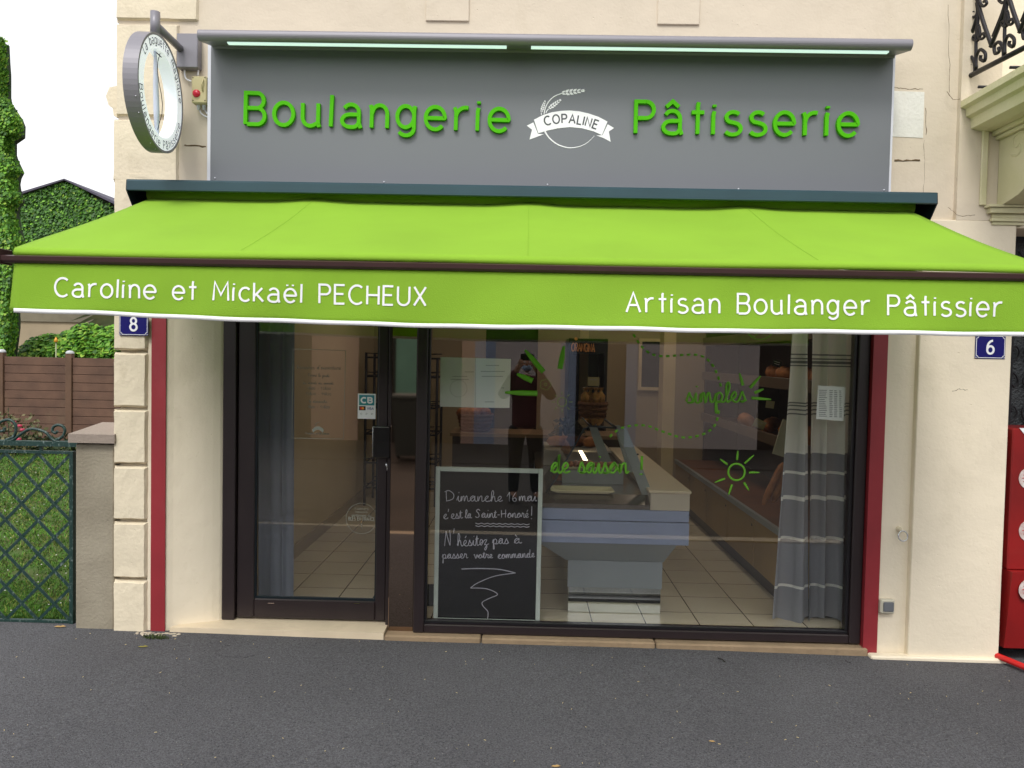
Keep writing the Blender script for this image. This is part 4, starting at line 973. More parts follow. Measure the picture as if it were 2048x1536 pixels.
curtain('grey_curtain', 'plain slate grey curtain hanging behind the left side of the door glass', cx(508,700,.34), cx(585,700,.34), cx(512,1200,.34), cx(584,1200,.34), .36, -.02, 2.1, 3.2, gcm, .03, 2)

# ================================================================== DISPLAY COUNTER
cream_l = mat('cream laminate', 'c7b89c', .4, .04, 4); bl_m = mat('grey blue panel', '8a94ad', .35, .03, 2); blg_m = mat('grey panel', '8b9294', .35, .03, 2)
steel = mat('brushed steel', '8f8a83', .22, .1, 2, 0, metal=.9); steel2 = mat('polished steel', 'e6ebe8', .03, .02, 3, 0, metal=1)
DC = thing('display_counter', (.6, .2, -.03), 'glass-topped refrigerated pastry counter with grey-blue front panels facing the window', 'counter')
CL, CR = .10, 1.0; CY = .20; ZT = A(1230, 1019, CY).z; ZM = A(1230, 1043, CY).z; ZB = A(1230, 1088, CY).z; YE = 2.9
box('upper_panel', (CL, CY, ZM+.003), (CR, YE, ZT), bl_m, DC, .003)
box('lower_panel', (CL, CY-.002, ZB), (CR+.002, YE, ZM-.001), bl_m, DC, .003)
mb = MB(); xa, xb = CL+.03, .925; za = ZB-.001; zc_ = .30
a1, b1, z2_ = .30, .885, .30
V = [(CL, CY+.01, za), (xb+.01, CY+.01, za), (b1, .36, z2_), (a1-.02, .36, z2_), (CL, YE, za), (xb+.01, YE, za), (b1, YE, z2_), (a1-.02, YE, z2_)]
mb.add(V, [(0,1,2,3), (5,4,7,6), (1,5,6,2), (4,0,3,7), (0,4,5,1)]); mb.build('tapered_skirt', blg_m, DC)
box('plinth', (a1, .37, -.028), (b1-.01, YE, z2_-.001), steel2, DC, .002)
box('grey_kickboard', (a1-.005, .366, .13), (b1-.005, .3695, z2_-.002), blg_m, DC)
# steel bed, worktop block
box('steel_bed', (CL, CY, ZT+.001), (.80, YE, ZT+.03), steel, DC, .002)
mb = MB(); zz_ = A(1300, 992, CY+.1).z
mb.prism([(CY+.0, ZT+.031), (CY+.09, ZT+.075), (YE, ZT+.075), (YE, ZT+.031)], 0, CL, .78); mb.build('sloped_bed', steel, DC)
xw = A(1301, 1000, CY).x; zw = A(1335, 981, CY).z
box('service_block', (xw, CY-.003, ZT+.0005), (CR+.001, YE, zw-.018), mat('pale cream block', 'b5aa97', .5, .03), DC, .002)
box('worktop', (xw-.012, CY-.012, zw-.0175), (CR+.008, YE, zw), cream_l, DC, .003)
# end frame panels (near and far) and curved glass
def endframe(Y, m, nm):
    mb = MB(); zt0 = zw+.33; P = [(.74, zw-.04), (.80, zw-.05), (.70+.0, zt0), (.60, zt0)]
    P = [(A(1285,992,CY+.1).x, A(1285,992,CY+.1).z), (A(1306,990,CY+.1).x, A(1306,990,CY+.1).z), (A(1252,853,CY+.1).x, A(1252,853,CY+.1).z), (A(1232,855,CY+.1).x, A(1232,855,CY+.1).z)]
    mb.prism(P, 1, Y, Y+.02); return mb.build(nm, m, DC)
fr_m = mat('grey end frame', '868c88', .4, .04, 4, metal=.3)
endframe(CY+.10, fr_m, 'end_frame'); 
mb = MB(); YF2 = CY+.72; mb.prism([(A(x, y, YF2).x, A(x, y, YF2).z) for x, y in ((1178,853),(1193,851),(1228,935),(1206,937))], 1, YF2, YF2+.02); mb.build('end_frame', fr_m, DC)
mb = MB(); mb.prism([(A(x, y, YF2).x, A(x, y, YF2).z) for x, y in ((1228,851),(1240,851),(1275,945),(1256,945))], 1, YF2, YF2+.02); mb.build('end_frame', fr_m, DC)
mb = MB(); P0 = [A(x, y, CY+.1) for x, y in ((1232,856),(1205,858),(1180,852),(1168,858),(1110,960),(1090,988))]
for Y in (CY+.101,): mb.tube([(p.x, Y, p.z) for p in P0[:1]+P0[2:]], .006, 7)
mb.tube([(P0[2].x, CY+.1, P0[2].z), (P0[2].x, CY+.74, P0[2].z)], .006, 7); mb.tube([(P0[0].x, CY+.1, P0[0].z), (P0[0].x, CY+.74, P0[0].z)], .008, 7)
mb.build('glass_edge_rail', tealdk_m, DC)
mb = MB(); gpz = [(p.x, p.z) for p in (P0[0], P0[2], P0[3], P0[4], P0[5])]
V = [(x, CY+.1, z) for x, z in gpz]+[(x, CY+.74, z) for x, z in gpz]
mb.add(V, [(i, i+1, 6+i, 5+i) for i in range(4)]); cg = mb.build('curved_glass', glass2, DC); md = cg.modifiers.new('t', 'SOLIDIFY'); md.thickness = .005
for (x, z) in ((.70, zw+.20), (.73, zw+.08)): mb = MB(); mb.lathe([(.0001,-.004),(.006,-.003),(.006,.0)], (x, CY+.1, z), 8, axis='Y'); mb.build('screw', iron_m, DC)
zsh = A(1180, 893, 1.25).z; box('inner_shelf', (.16, 1.0, zsh-.012), (.62, 1.5, zsh), mat('pale shelf', 'a39c8c', .35), DC); box('shelf_support', (.16, 1.48, ZT+.076), (.62, 1.5, zsh-.013), MATS['pale shelf'], DC)
glint_m = mat('glowing counter glint', 'ffe9c0', .3, 0, 3, emit=4)
ql = A(1167, 912, .93); mb = MB(); mb.add([(ql.x-.035, .93, ql.z+.035), (ql.x-.01, .93, ql.z+.037), (ql.x+.03, .93, ql.z-.03), (ql.x+.0, .93, ql.z-.03), (ql.x-.035, .945, ql.z+.035), (ql.x-.01, .945, ql.z+.037), (ql.x+.03, .945, ql.z-.03), (ql.x+.0, .945, ql.z-.03)], [(0,1,2,3),(4,7,6,5),(0,4,5,1),(1,5,6,2),(2,6,7,3),(3,7,4,0)]); mb.build('counter_glint', glint_m, DC)  # glowing slab stands in for a bright reflection inside the case
# trays and food
def tray(label, c, sx, sy, m, zt=.02):
    T_ = thing('serving_tray', c, label, 'tray', None); mb = MB()
    P = [(-sx, -sy), (sx, -sy), (sx, sy), (-sx, sy)]; k = .82; V = [(c[0]+x, c[1]+y, c[2]+zt) for x, y in P]+[(c[0]+x*k, c[1]+y*k, c[2]+.003) for x, y in P]+[(c[0]+x*k, c[1]+y*k, c[2]) for x, y in P]+[(c[0]+x*1.02, c[1]+y*1.02, c[2]+zt-.003) for x, y in P]
    mb.add(V, [(4,5,6,7)]+[(i, (i+1) % 4, 4+(i+1) % 4, 4+i) for i in range(4)]+[(8,11,10,9)]+[(8+i, 8+(i+1) % 4, 12+(i+1) % 4, 12+i) for i in range(4)]+[(i, 12+i, 12+(i+1) % 4, (i+1) % 4) for i in range(4)])
    mb.build('tray_body', m, T_); return T_
tm = mat('ivory tray', 'cfc5a0', .3, .05, 8)
ta = A(1163, 1003, CY+.14); tray('empty ivory tray lying on the steel bed at the front end of the counter', (ta.x, CY+.15, ZT+.078), .19, .085, tm)
t2 = A(1183, 936, .78); tray('ivory tray of small pastries deeper inside the glass counter', (t2.x, .78, t2.z), .185, .11, tm)
box('tray_riser', (t2.x-.2, .66, ZT+.076), (t2.x+.2, .92, t2.z-.001), fr_m, DC)
bread = mat('baked crust', '8a5026', .7, .4, 14, .6, 60, col2='4a2712'); breadl = mat('light crust', 'b0703a', .7, .3, 12, .6, 50, col2='7a431d')
def loaf(name, label, cat_, c, L, r, rot=(0,0,0), m=bread, n=9, bend=0.0, group=None):
    mb = MB(); P = []; R = []
    for i in range(n+1):
        t = i/n*2-1; P.append((t*L/2, bend*(1-t*t), 0)); R.append(r*max(.12, (1-abs(t)**3.2)**.5)*(1+.06*math.sin(i*2.3)))
    mb.tube(P, R, 10); o = mb.build(name, m); o.location = c; o.rotation_euler = rot
    return tag(o, label, cat_, group)
rnd = random.Random(11)
for i in range(9):
    loaf('pastry', '%s brown pastry from the left on the ivory tray inside the glass counter' % ORD[i], 'pastry', (t2.x-.13+.033*i, .78+rnd.uniform(-.05,.06), t2.z+.024), rnd.uniform(.07,.1), .02, (0, rnd.uniform(-.2,.2), rnd.uniform(0,3)), bread if i % 2 else breadl, 7, .01, 'pastries on the tray in the counter')
loaf('bread_roll', 'single oval roll lying at the back left of the steel counter bed', 'bread roll', (A(1118,952,.9).x, .75, ZT+.1), .11, .024, (0,0,.1), breadl)

for i in range(3):
    loaf('loaf', '%s long brown loaf from the left on the raised shelf inside the glass counter' % ORD[i], 'loaf', (.27+.12*i, 1.2, zsh+.04), .2, .04, (0, 0, .2+.3*i), breadl if i != 1 else bread, 9, .01, 'loaves on the raised counter shelf')
# ================================================================== RIGHT-HAND SHELVES
oak = mat('warm shelf wood', '6d4024', .45, .25, 6, .05, 40); oakd = mat('dark shelf wood', '33201a', .5, .2, 4); yel = mat('cream cupboard laminate', '9a7f4e', .45, .06, 2)
SU = thing('shelf_unit', (2.0, 1.5, -.03), 'brown bread shelving over cream cupboards along the right wall of the shop', 'shelving')
CXF = 1.66
box('kickboard', (CXF+.05, .38, -.03), (2.34, 4.0, .085), mat('dark kickboard', '2c211b', .4), SU)
k = 0
for y0_ in (.38, 1.1, 1.82, 2.54, 3.26):
    box('cupboard_door', (CXF, y0_+.004, .088), (CXF+.02, y0_+.716, .43), yel, SU, .002)
    mb = MB(); mb.box((CXF-.002, y0_+.05, .37), (CXF+.001, y0_+.07, .385)); mb.build('door_lock', iron_m, SU)
box('cupboard_body', (CXF+.021, .38, .087), (2.34, 4.0, .435), yel, SU)
box('counter_edge', (CXF-.01, .37, .436), (CXF+.02, 4.0, .475), blg_m, SU)
box('bench_top', (CXF+.021, .37, .437), (2.345, 4.0, .473), oak, SU)
box('shelf_back', (2.31, .8, .474), (2.345, 4.0, 2.1), oakd, SU)
box('end_panel', (1.95, 3.96, .474), (2.309, 4.0, 2.1), oakd, SU)
Z1s = (A(1545, 832, 1.5).z, A(1545, 745, 1.5).z)
for i, z in enumerate((.92, 1.36, 1.72)):
    box('shelf_board', (1.93, .8, z), (2.309, 3.955, z+.03), oak, SU, .002)
    box('shelf_lip', (1.915, .8, z-.01), (1.9295, 3.955, z+.075), mat('worn shelf front', '5a4a3c', .5, .1), SU, .002)
box('side_wall_panel', (2.1, 2.62, .98), (2.305, 2.66, 1.35), oakd, SU)
g_ = 'loaves on the right-hand shelves'
rnd = random.Random(5)
for z, ys in ((1.40, (1.0, 1.22, 1.46, 1.75, 2.1)), (.96, (1.1, 1.35, 1.62, 2.2, 2.6))):
    for qi, y in enumerate(ys):
        loaf('loaf', '%s brown crusty loaf from the window on the %s shelf of the right-hand bread shelving' % (ORD[qi], 'middle' if z > 1.2 else 'lower'), 'loaf', (2.02+rnd.uniform(0,.12), y, z+.06), rnd.uniform(.22,.3), rnd.uniform(.055,.07), (0, rnd.uniform(-.15,.15), rnd.uniform(.6,2.2)), breadl, 9, .02, g_)
bagm = mat('orange paper bags', 'c76a28', .7, .15, 20, .8, 30)
for i in range(3):
    mb = MB(); mb.box((1.96+.03*i, .9+.19*i, 1.75), (2.16+.02*i, 1.06+.19*i, 1.86-.012*i), .02); o = mb.build('bread_bag', bagm); o.rotation_euler = (0, 0, 0)
    tag(o, '%s orange bagged brioche from the window on the top bread shelf' % ORD[i], 'bread bag', 'bagged brioches on the top shelf')
def tick(px, py, Y, w__, h__, ang, m, name, label, cat_='price tag', lines=2):
    T_ = thing(name, A(px, py, Y), label, cat_); c = A(px, py, Y); ux = Vector((math.cos(ang), 0, math.sin(ang))); uz = Vector((-math.sin(ang), 0, math.cos(ang)))
    mb = MB(); mb.poly([(-w__/2,-h__/2),(w__/2,-h__/2),(w__/2,h__/2),(-w__/2,h__/2)], c, ux, uz, NF, .002); mb.build('card', m, T_)
    mb = MB()
    for i in range(lines): mb.rib([(-w__*.35, h__*(.2-.3*i)), (w__*.3, h__*(.2-.3*i))], c+NF*.0021, ux, uz, NF, h__*.07, .0006)
    mb.build('print', ink if m is not MATS.get('black card') else white_m, T_)
card = mat('cream card', 'a39a74', .7, .05); bcard = mat('black card', '14161a', .5)
tick(1554, 727, 1.25, .062, .05, -.25, bcard, 'price_tag', 'small black price tag clipped to the upper bread shelf')
tick(1540, 809, 1.15, .06, .052, -.12, card, 'price_tag', 'cream price tag on the lower bread shelf beside the loaves', lines=3)
tick(1519, 848, 1.2, .085, .062, -.45, card, 'price_tag', 'tilted cream card hanging below the lower bread shelf', lines=3)
mb = MB(); c = [A(1565,838,.85), A(1580,842,.85), A(1572,916,.85), A(1544,907,.85)]
mb.poly([(p.x, p.z) for p in c], Vector((0,.85,0)), UX, UZ, NF, .012); tag(mb.build('white_box', mat('pale carton', 'a8a590', .7)), 'pale leaning carton beside the left edge of the striped curtain', 'carton')
g_ = 'baguettes leaning beside the striped curtain'
for i in range(3):
    a = A(1526+20*i, 1010-4*i, .95); b = A(1566+16*i, 925-6*i, 1.05+.02*i); d = b-a
    mb = MB(); n = 10; mb.tube([a+d*(t/n) for t in range(n+1)], [.026*max(.25, (1-abs(2*t/n-1)**4)**.5) for t in range(n+1)], 10)
    tag(mb.build('baguette', breadl), '%s leaning brown baguette from the left beside the striped curtain' % ORD[i], 'baguette', g_)
box('baguette_rack', (1.78, .9, .474), (2.3, .93, .62), oak, SU)

# metal bakery rack at the left back
RK = thing('metal_rack', (-1.2, 3.6, -.03), 'tall black wire bakery rack standing at the rear left of the shop', 'rack')
mb = MB(); YR = 3.6
l0, l1 = A(730, 900, YR).x, A(872, 900, YR).x; zt1 = A(735, 705, YR).z
for x in (l0, l1):
    for y in (YR, YR+.45): mb.tube([(x, y, -.03), (x, y, zt1-(.05 if x == l1 else 0))], .014, 8)
mb.build('upright', iron_m, RK); mb = MB()
for z in (zt1-.05, 1.32, 1.0, .72, .42, .16):
    for y in (YR, YR+.45): mb.tube([(l0, y, z), (l1, y, z)], .010, 7); mb.tube([(l0, y, z+.045), ((l0+l1)/2, y, z+.03), (l1, y, z+.05)], .006, 6)
    for x in (l0, l1): mb.tube([(x, YR, z), (x, YR+.45, z)], .009, 7)
    for i in range(9): x = l0+(l1-l0)*(i+1)/10; mb.tube([(x, YR, z), (x, YR+.45, z)], .004, 5)
mb.build('shelf_wires', iron_m, RK)
RK2 = thing('drinks_fridge', (.7, 3.0, -.03), 'tall black drinks fridge with orange brand lettering behind the counter', 'fridge')
YF = 2.9; a, b = A(1138, 686, YF), A(1216, 686, YF); blackf = mat('fridge black', '101013', .3)
zt_f = A(1160, 681, YF).z
mb = MB(); mb.box((a.x, YF, -.03), (a.x+.03, YF+.6, zt_f+.02)); mb.box((b.x-.03, YF, -.03), (b.x, YF+.6, zt_f+.02)); mb.box((a.x+.0301, YF+.55, -.03), (b.x-.0301, YF+.6, zt_f+.02)); mb.box((a.x+.0301, YF+.001, zt_f-.12), (b.x-.0301, YF+.549, zt_f+.019)); mb.box((a.x+.0301, YF+.001, -.029), (b.x-.0301, YF+.549, .15)); mb.build('cabinet', blackf, RK2)
mb = MB(); q0, q1 = A(1143, 702, YF-.001), A(1189, 704, YF-.001); line('ORANGINA', q0, q1, .075, .0095, .002, gap=.2, mbs=mb); mb.lathe([(.0001,-.003),(.016,0)], q0+Vector((.04,0,.115)), 10, axis='Y'); mb.build('brand_lettering', mat('orange lettering', 'e09a58', .5), RK2)
for z in (.45, .75, 1.05): box('wire_shelf', (a.x+.03, YF+.02, z), (b.x-.03, YF+.5, z+.012), blackf, RK2)
for i in range(2):
    x = a.x+.1+.14*i; c = (x, YF+.1, .765)
wick = mat('wicker', '6b4424', .8, .4, 60, .9, 90)
def basket(label, c, r, h):
    T_ = thing('wicker_basket', c, label, 'basket'); mb = MB()
    mb.lathe([(.0001,0),(r*.75,0),(r*.8,h*.3),(r,h),(r*.95,h),(r*.72,h*.25),(.0001,h*.2)], c, 18)
    for i in range(5): z = c[2]+h*(.1+.2*i); rr = r*(.77+.23*(i/5)); mb.tube([(c[0]+rr*math.cos(a), c[1]+rr*math.sin(a), z) for a in [2*math.pi*j/18 for j in range(18)]], .01, 6, closed=True)
    mb.build('basket_body', wick, T_); return T_
bp_ = A(1185, 850, 2.2); basket('brown wicker basket of bagged goods on the rear shelf before the fridge', (bp_.x, 2.2, bp_.z), .13, .2)
cello = mat('cellophane bags', 'c79a5c', .25, .4, 20, 0, col2='6b4a22')
for i in range(4):
    mb = MB(); mb.lathe([(.0001,0),(.035,.01),(.04,.08),(.01,.12),(.028,.15)], (bp_.x-.07+.045*i, 2.18+.03*(i % 2), bp_.z+.17), 9)
    tag(mb.build('sweet_bag', cello), '%s golden cellophane bag from the left in the wicker basket by the fridge' % ORD[i], 'bag', 'cellophane bags in the wicker basket')
tick(1187, 763, 2.15, .1, .075, 0, card, 'price_tag', 'cream star-like card standing over the wicker basket', lines=1)
RC = thing('rear_counter', (0.2, 2.1, -.03), 'dark rear counter with a brown top behind the glass case', 'counter')
a, b = A(905, 865, 2.4), A(1255, 870, 2.4)
box('counter_body', (a.x, 2.4, -.03), (b.x, 2.95-.1, a.z-.03), mat('dim brown counter', '3b2f27', .5, .1), RC); box('counter_top', (a.x-.02, 2.37, a.z-.0295), (b.x+.02, 2.86, a.z), mat('counter top tan', '7d644a', .45), RC)
bq = A(950, 862, 2.6); basket('round bread basket on the rear counter below the paper notice', (bq.x, 2.6, a.z), .17, .16)
rnd = random.Random(8)
for i in range(5): loaf('loaf', '%s round loaf from the left in the bread basket on the rear counter' % ORD[i], 'loaf', (bq.x-.09+.045*i, 2.58+rnd.uniform(-.05,.05), a.z+.17), .17, .045, (0,.1,rnd.uniform(0,3)), breadl, 8, .0, 'loaves in the rear counter basket')
FC = thing('chalk_menu', A(1300, 750, 4.4), 'framed dark menu board on the shop rear wall', 'menu board')
a, b = A(1280, 678, 4.45), A(1332, 780, 4.45); box('board', (a.x+.03, 4.46, b.z+.03), (b.x-.03, 4.475, a.z-.03), blk, FC)
mb = MB(); mb.rib([(a.x+.01,b.z+.01),(b.x-.01,b.z+.01),(b.x-.01,a.z-.01),(a.x+.01,a.z-.01)], Vector((0,4.476,0)), UX, UZ, NF, .035, .03, True); mb.build('frame', MATS['cream column'], FC)
# foliage plant on the rear counter
leafd = mat('dark plant leaf', '27341f', .6, .3, 9)
def leaves(mb, c, R, n, s, rnd, squash=(1,1,1), upb=.2, mats=1):
    for _ in range(n):
        while True:
            p = Vector((rnd.uniform(-1,1), rnd.uniform(-1,1), rnd.uniform(-1,1)))
            if .3 < p.length < 1: break
        p = Vector((p.x*R*squash[0], p.y*R*squash[1], p.z*R*squash[2]))+Vector(c)
        a = Vector((rnd.gauss(0,1), rnd.gauss(0,1), rnd.gauss(0,1)+upb)).normalized(); b = a.cross(Vector((rnd.gauss(0,1), rnd.gauss(0,1), rnd.gauss(0,1)))).normalized()
        k = s*rnd.uniform(.6, 1.3); mb.add([p, p+a*k*.5+b*k*.3, p+a*k, p+a*k*.5-b*k*.3], [(0,1,2,3)], False, rnd.randrange(mats))
PL = thing('potted_plant', A(1130, 870, 1.9), 'feathery dark green plant beside the glass counter', 'plant'); mb = MB(); leaves(mb, A(1135, 866, 2.0), .13, 260, .05, random.Random(1)); mb.build('foliage', leafd, PL, recalc=False)
mb = MB(); c = A(1135, 866, 2.0); mb.tube([c, (c.x, c.y+.1, .95)], .012, 6); mb.build('stem', leafd, PL)
# door mat
tag(box('door_mat', (-.95, .42, -.03), (-.35, .85, -.018), mat('charcoal mat', '24262a', .95, .2, 60, .8, 200), None, .003), 'charcoal door mat on the tiled floor behind the polished pillar', 'mat')

# ================================================================== GARDEN AT LEFT
grass = [mat('grass blade a', '4f7d22', .8, .3, 2), mat('grass blade b', '3a6119', .8, .3, 2), mat('grass blade c', '7d8a3a', .8, .3, 2)]
rnd = random.Random(21); mb = MB()
for _ in range(60000):
    u = rnd.random()**1.6; y = .12+7.2*u; x = -2.42-rnd.random()*(1.2+y*.75)
    bare = math.sin(x*5.3+1)*math.cos(y*6.1)+.4*math.sin(x*17)*math.sin(y*13)
    if y < 2.2 and bare > .75 and rnd.random() < .8: continue
    h = rnd.uniform(.010, .028)*(1+.2*y/3); a = rnd.uniform(0, 6.28); wd = .0035*(1+y*.35); z = -.07+.001*y
    dx, dy = math.cos(a), math.sin(a); lx, ly = rnd.gauss(0, .014), rnd.gauss(0, .014)
    mb.add([(x-dx*wd, y-dy*wd, z), (x+dx*wd, y+dy*wd, z), (x+lx, y+ly, z+h)], [(0,1,2)], False, rnd.choices((0,1,2), (5,4,1.2))[0])
tag(mb.build('grass', grass, recalc=False), kind='stuff')
mb = MB()
for _ in range(260):
    y = .15+6*rnd.random(); x = -2.45-rnd.random()*(1+y*.7); mb.lathe([(.0001,.004),(.005,.002),(.005,0)], (x, y, -.035), 5)
tag(mb.build('daisies', mat('daisy white', 'dfe0da', .7)), kind='stuff')
# wooden fence
FN = thing('wooden_fence', (-8, 8, -.1), 'brown horizontal board fence with capped posts across the garden', 'fence')
wood = mat('brown fence boards', '6b4f40', .8, .25, 3, .3, 40, col2='503a30', stains=(2, .3, '7d7a5a')); wpost = mat('brown fence post', '5f4636', .75, .2, 4, .2, 40)
zt_ = 1.40; posts = [A(137, 705, 8).x+1.12*k for k in (-3,-2,-1,0,1,2,3)]
for i in range(len(posts)-1):
    mb = MB()
    mb.box((posts[i]+.056, 8.056, -.1), (posts[i+1]-.056, 8.062, 1.39))
    for k in range(11): mb.box((posts[i]+.055, 8.02+.002*(k % 2), -.1+.136*k+.004), (posts[i+1]-.055, 8.05, -.1+.136*(k+1)-.003), .003)
    mb.build('board_panel', wood, FN)
for x in posts:
    box('fence_post', (x-.052, 7.99, -.1), (x+.052, 8.09, 1.46), wpost, FN, .006)
    mb = MB(); mb.lathe([(.062,0),(.064,.02),(.04,.045),(.0001,.052)], (x, 8.04, 1.46), 12); mb.build('post_cap', mat('pale post cap', 'b9bcc2', .4), FN)
# ivy material set
ivm = [mat('ivy leaf bright', '6fa52c', .6, .3, 1.2, trans=.15), mat('ivy leaf mid', '4a7f20', .6, .3, 1.5, trans=.15), mat('ivy leaf dark', '2f5a18', .6, .3, 1.5), mat('ivy leaf yellow', '93b440', .6, .2, 1.5, trans=.15)]
def ivy_sheet(mb, fn, n, s, rnd, wts=(4,4,3,1), droop=1.0, lay=.12):
    for _ in range(n):
        p, nrm = fn(rnd); p = p+nrm*rnd.uniform(-.3, 1)*lay
        dn = (Vector((rnd.gauss(0,.5), 0, -droop))+nrm*rnd.uniform(.1,.9)).normalized(); sd = dn.cross(nrm+Vector((rnd.gauss(0,.3), rnd.gauss(0,.3), rnd.gauss(0,.3)))).normalized(); k = s*rnd.uniform(.6, 1.35)
        mb.add([p, p+dn*k*.35+sd*k*.42, p+dn*k*.75+sd*k*.3, p+dn*k*1.1, p+dn*k*.75-sd*k*.3, p+dn*k*.35-sd*k*.42], [(0,1,2,3,4,5)], False, rnd.choices((0,1,2,3), wts)[0])
# tall ivy-clad wall at far left
IV = thing('ivy_column', (-7.6, 6.5, -.1), 'tall column of bright green climbing ivy at the far left edge', 'ivy')
Yv = 8.35
edge = [(65,0),(105,2),(130,4),(185,4),(200,14),(232,34),(262,33),(270,16),(300,16),(335,33),(348,22),(375,26),(390,34),(410,20),(450,26),(480,36),(520,32),(560,30),(600,22),(650,24),(700,18),(760,10)]
def edge_x(py):
    for (y0,x0),(y1,x1) in zip(edge, edge[1:]):
        if y0 <= py <= y1: return x0+(x1-x0)*(py-y0)/(y1-y0)
    return 0
_ex = edge_x
def edge_x(py): return _ex(py)-9
def f_iv(r):
    py = r.uniform(66, 730); ex = edge_x(py); px = ex-abs(r.gauss(0, 14)) if r.random() < .45 else r.uniform(-45, ex)
    p = A(px, py, Yv); dd = min(1, (ex-px)/30); return p+Vector((0, .3*(1-dd)*(r.random()), 0)), Vector((.25*(1-dd), -1, .15)).normalized()
mb = MB(); ivy_sheet(mb, f_iv, 40000, .050, random.Random(4), (5,5,1.6,1.0), 1.0, .09); mb.build('ivy_leaves', ivm, IV, recalc=False)
dk = mat('dark ivy twigs', '26361a', .9, .3, 6, .5, 20)  # dark green core colour behind the leaves, shared by trunk and stems
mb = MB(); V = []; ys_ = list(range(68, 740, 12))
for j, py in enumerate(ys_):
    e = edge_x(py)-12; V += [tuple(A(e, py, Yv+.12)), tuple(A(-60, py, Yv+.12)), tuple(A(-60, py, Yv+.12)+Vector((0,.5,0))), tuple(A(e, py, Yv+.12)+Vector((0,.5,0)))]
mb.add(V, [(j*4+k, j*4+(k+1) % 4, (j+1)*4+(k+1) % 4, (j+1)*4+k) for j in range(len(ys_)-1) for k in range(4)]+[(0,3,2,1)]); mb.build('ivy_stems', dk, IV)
# gabled house under ivy
GH = thing('ivy_house', (-11, 16, 0), 'gable-ended house covered in dark green creeper behind the garden', 'house')
Yg = 15; pk = A(140, 366, Yg); lf = A(-60, 432, Yg); rt = A(330, 460, Yg)
mb = MB(); mb.prism([(lf.x, -.5), (rt.x, -.5), (rt.x, rt.z), (pk.x, pk.z), (lf.x, lf.z)], 1, Yg, Yg+7); mb.build('wall', mat('house dark render', '3a3a2a', .9), GH)
slate = mat('slate roof edge', '4c4858', .7, .2, 6)
mb = MB(); t_ = .035
mb.prism([(lf.x-.2, lf.z-.04), (pk.x, pk.z+.02), (pk.x, pk.z+.02+t_), (lf.x-.25, lf.z+t_)], 1, Yg-.25, Yg+7.1); mb.prism([(pk.x, pk.z+.021), (rt.x+.2, rt.z-.04), (rt.x+.25, rt.z+t_), (pk.x, pk.z+.02+t_)], 1, Yg-.25, Yg+7.1); mb.build('roof', slate, GH)
def f_gh(r):
    while True:
        x = r.uniform(A(-5,500,Yg).x, A(245,500,Yg).x); z = r.uniform(1.9, pk.z)
        top = lf.z+(pk.z-lf.z)*(x-lf.x)/(pk.x-lf.x) if x < pk.x else pk.z+(rt.z-pk.z)*(x-pk.x)/(rt.x-pk.x)
        if z < top+.03-(.35*r.random() if x > pk.x+.5 else 0): return Vector((x, Yg-.08, z)), Vector((0,-1,.1))
mb = MB(); ivy_sheet(mb, f_gh, 38000, .066, random.Random(6), (1.2,4,5,.25), 1.0, .1); mb.build('creeper_leaves', ivm, GH, recalc=False)
# rendered garden wall
GW = thing('garden_wall', (-10, 13, 0), 'weathered beige rendered wall below the creeper house', 'wall')
a, b = A(-30, 632, 12.5), A(300, 640, 12.5); mb = MB(); mb.box((a.x, 12.5, -.5), (b.x, 12.8, a.z+.02)); mb.build('wall_face', mat('weathered render', 'a2937a', .9, .15, 1, .4, 20, stains=(1.4, .5, '6e6a62')), GW)
mb = MB(); mb.box((a.x, 12.46, a.z-.1), (b.x, 12.84, a.z+.1)); mb.build('coping', mat('grey coping', '77705f', .9, .2, 3), GW)
# hedge
HG = thing('hedge', (-9, 9.5, 0), 'bright green leafy hedge growing above the brown fence', 'hedge')
def f_h(r):
    x = r.uniform(A(35,690,9.2).x, A(245,690,9.2).x); lump = .09*math.sin(x*3.1)+.05*math.sin(x*7.7); t = r.random(); z = 1.3+(.52+lump)*t**.6; px_ = (x-A(35,690,9.2).x)
    if px_ < .5: z -= (.5-px_)*.5
    return Vector((x, 9.2+.35*t, z)), Vector((0, -.8, .6)).normalized()
mb = MB(); ivy_sheet(mb, f_h, 10000, .075, random.Random(9), (5,5,2,2), .6, .18); mb.build('hedge_leaves', ivm, HG, recalc=False)
mb = MB(); mb.box((A(35,690,9.4).x+.2, 9.35, 0), (A(250,690,9.4).x, 9.9, 1.62)); mb.build('hedge_core', dk, HG)
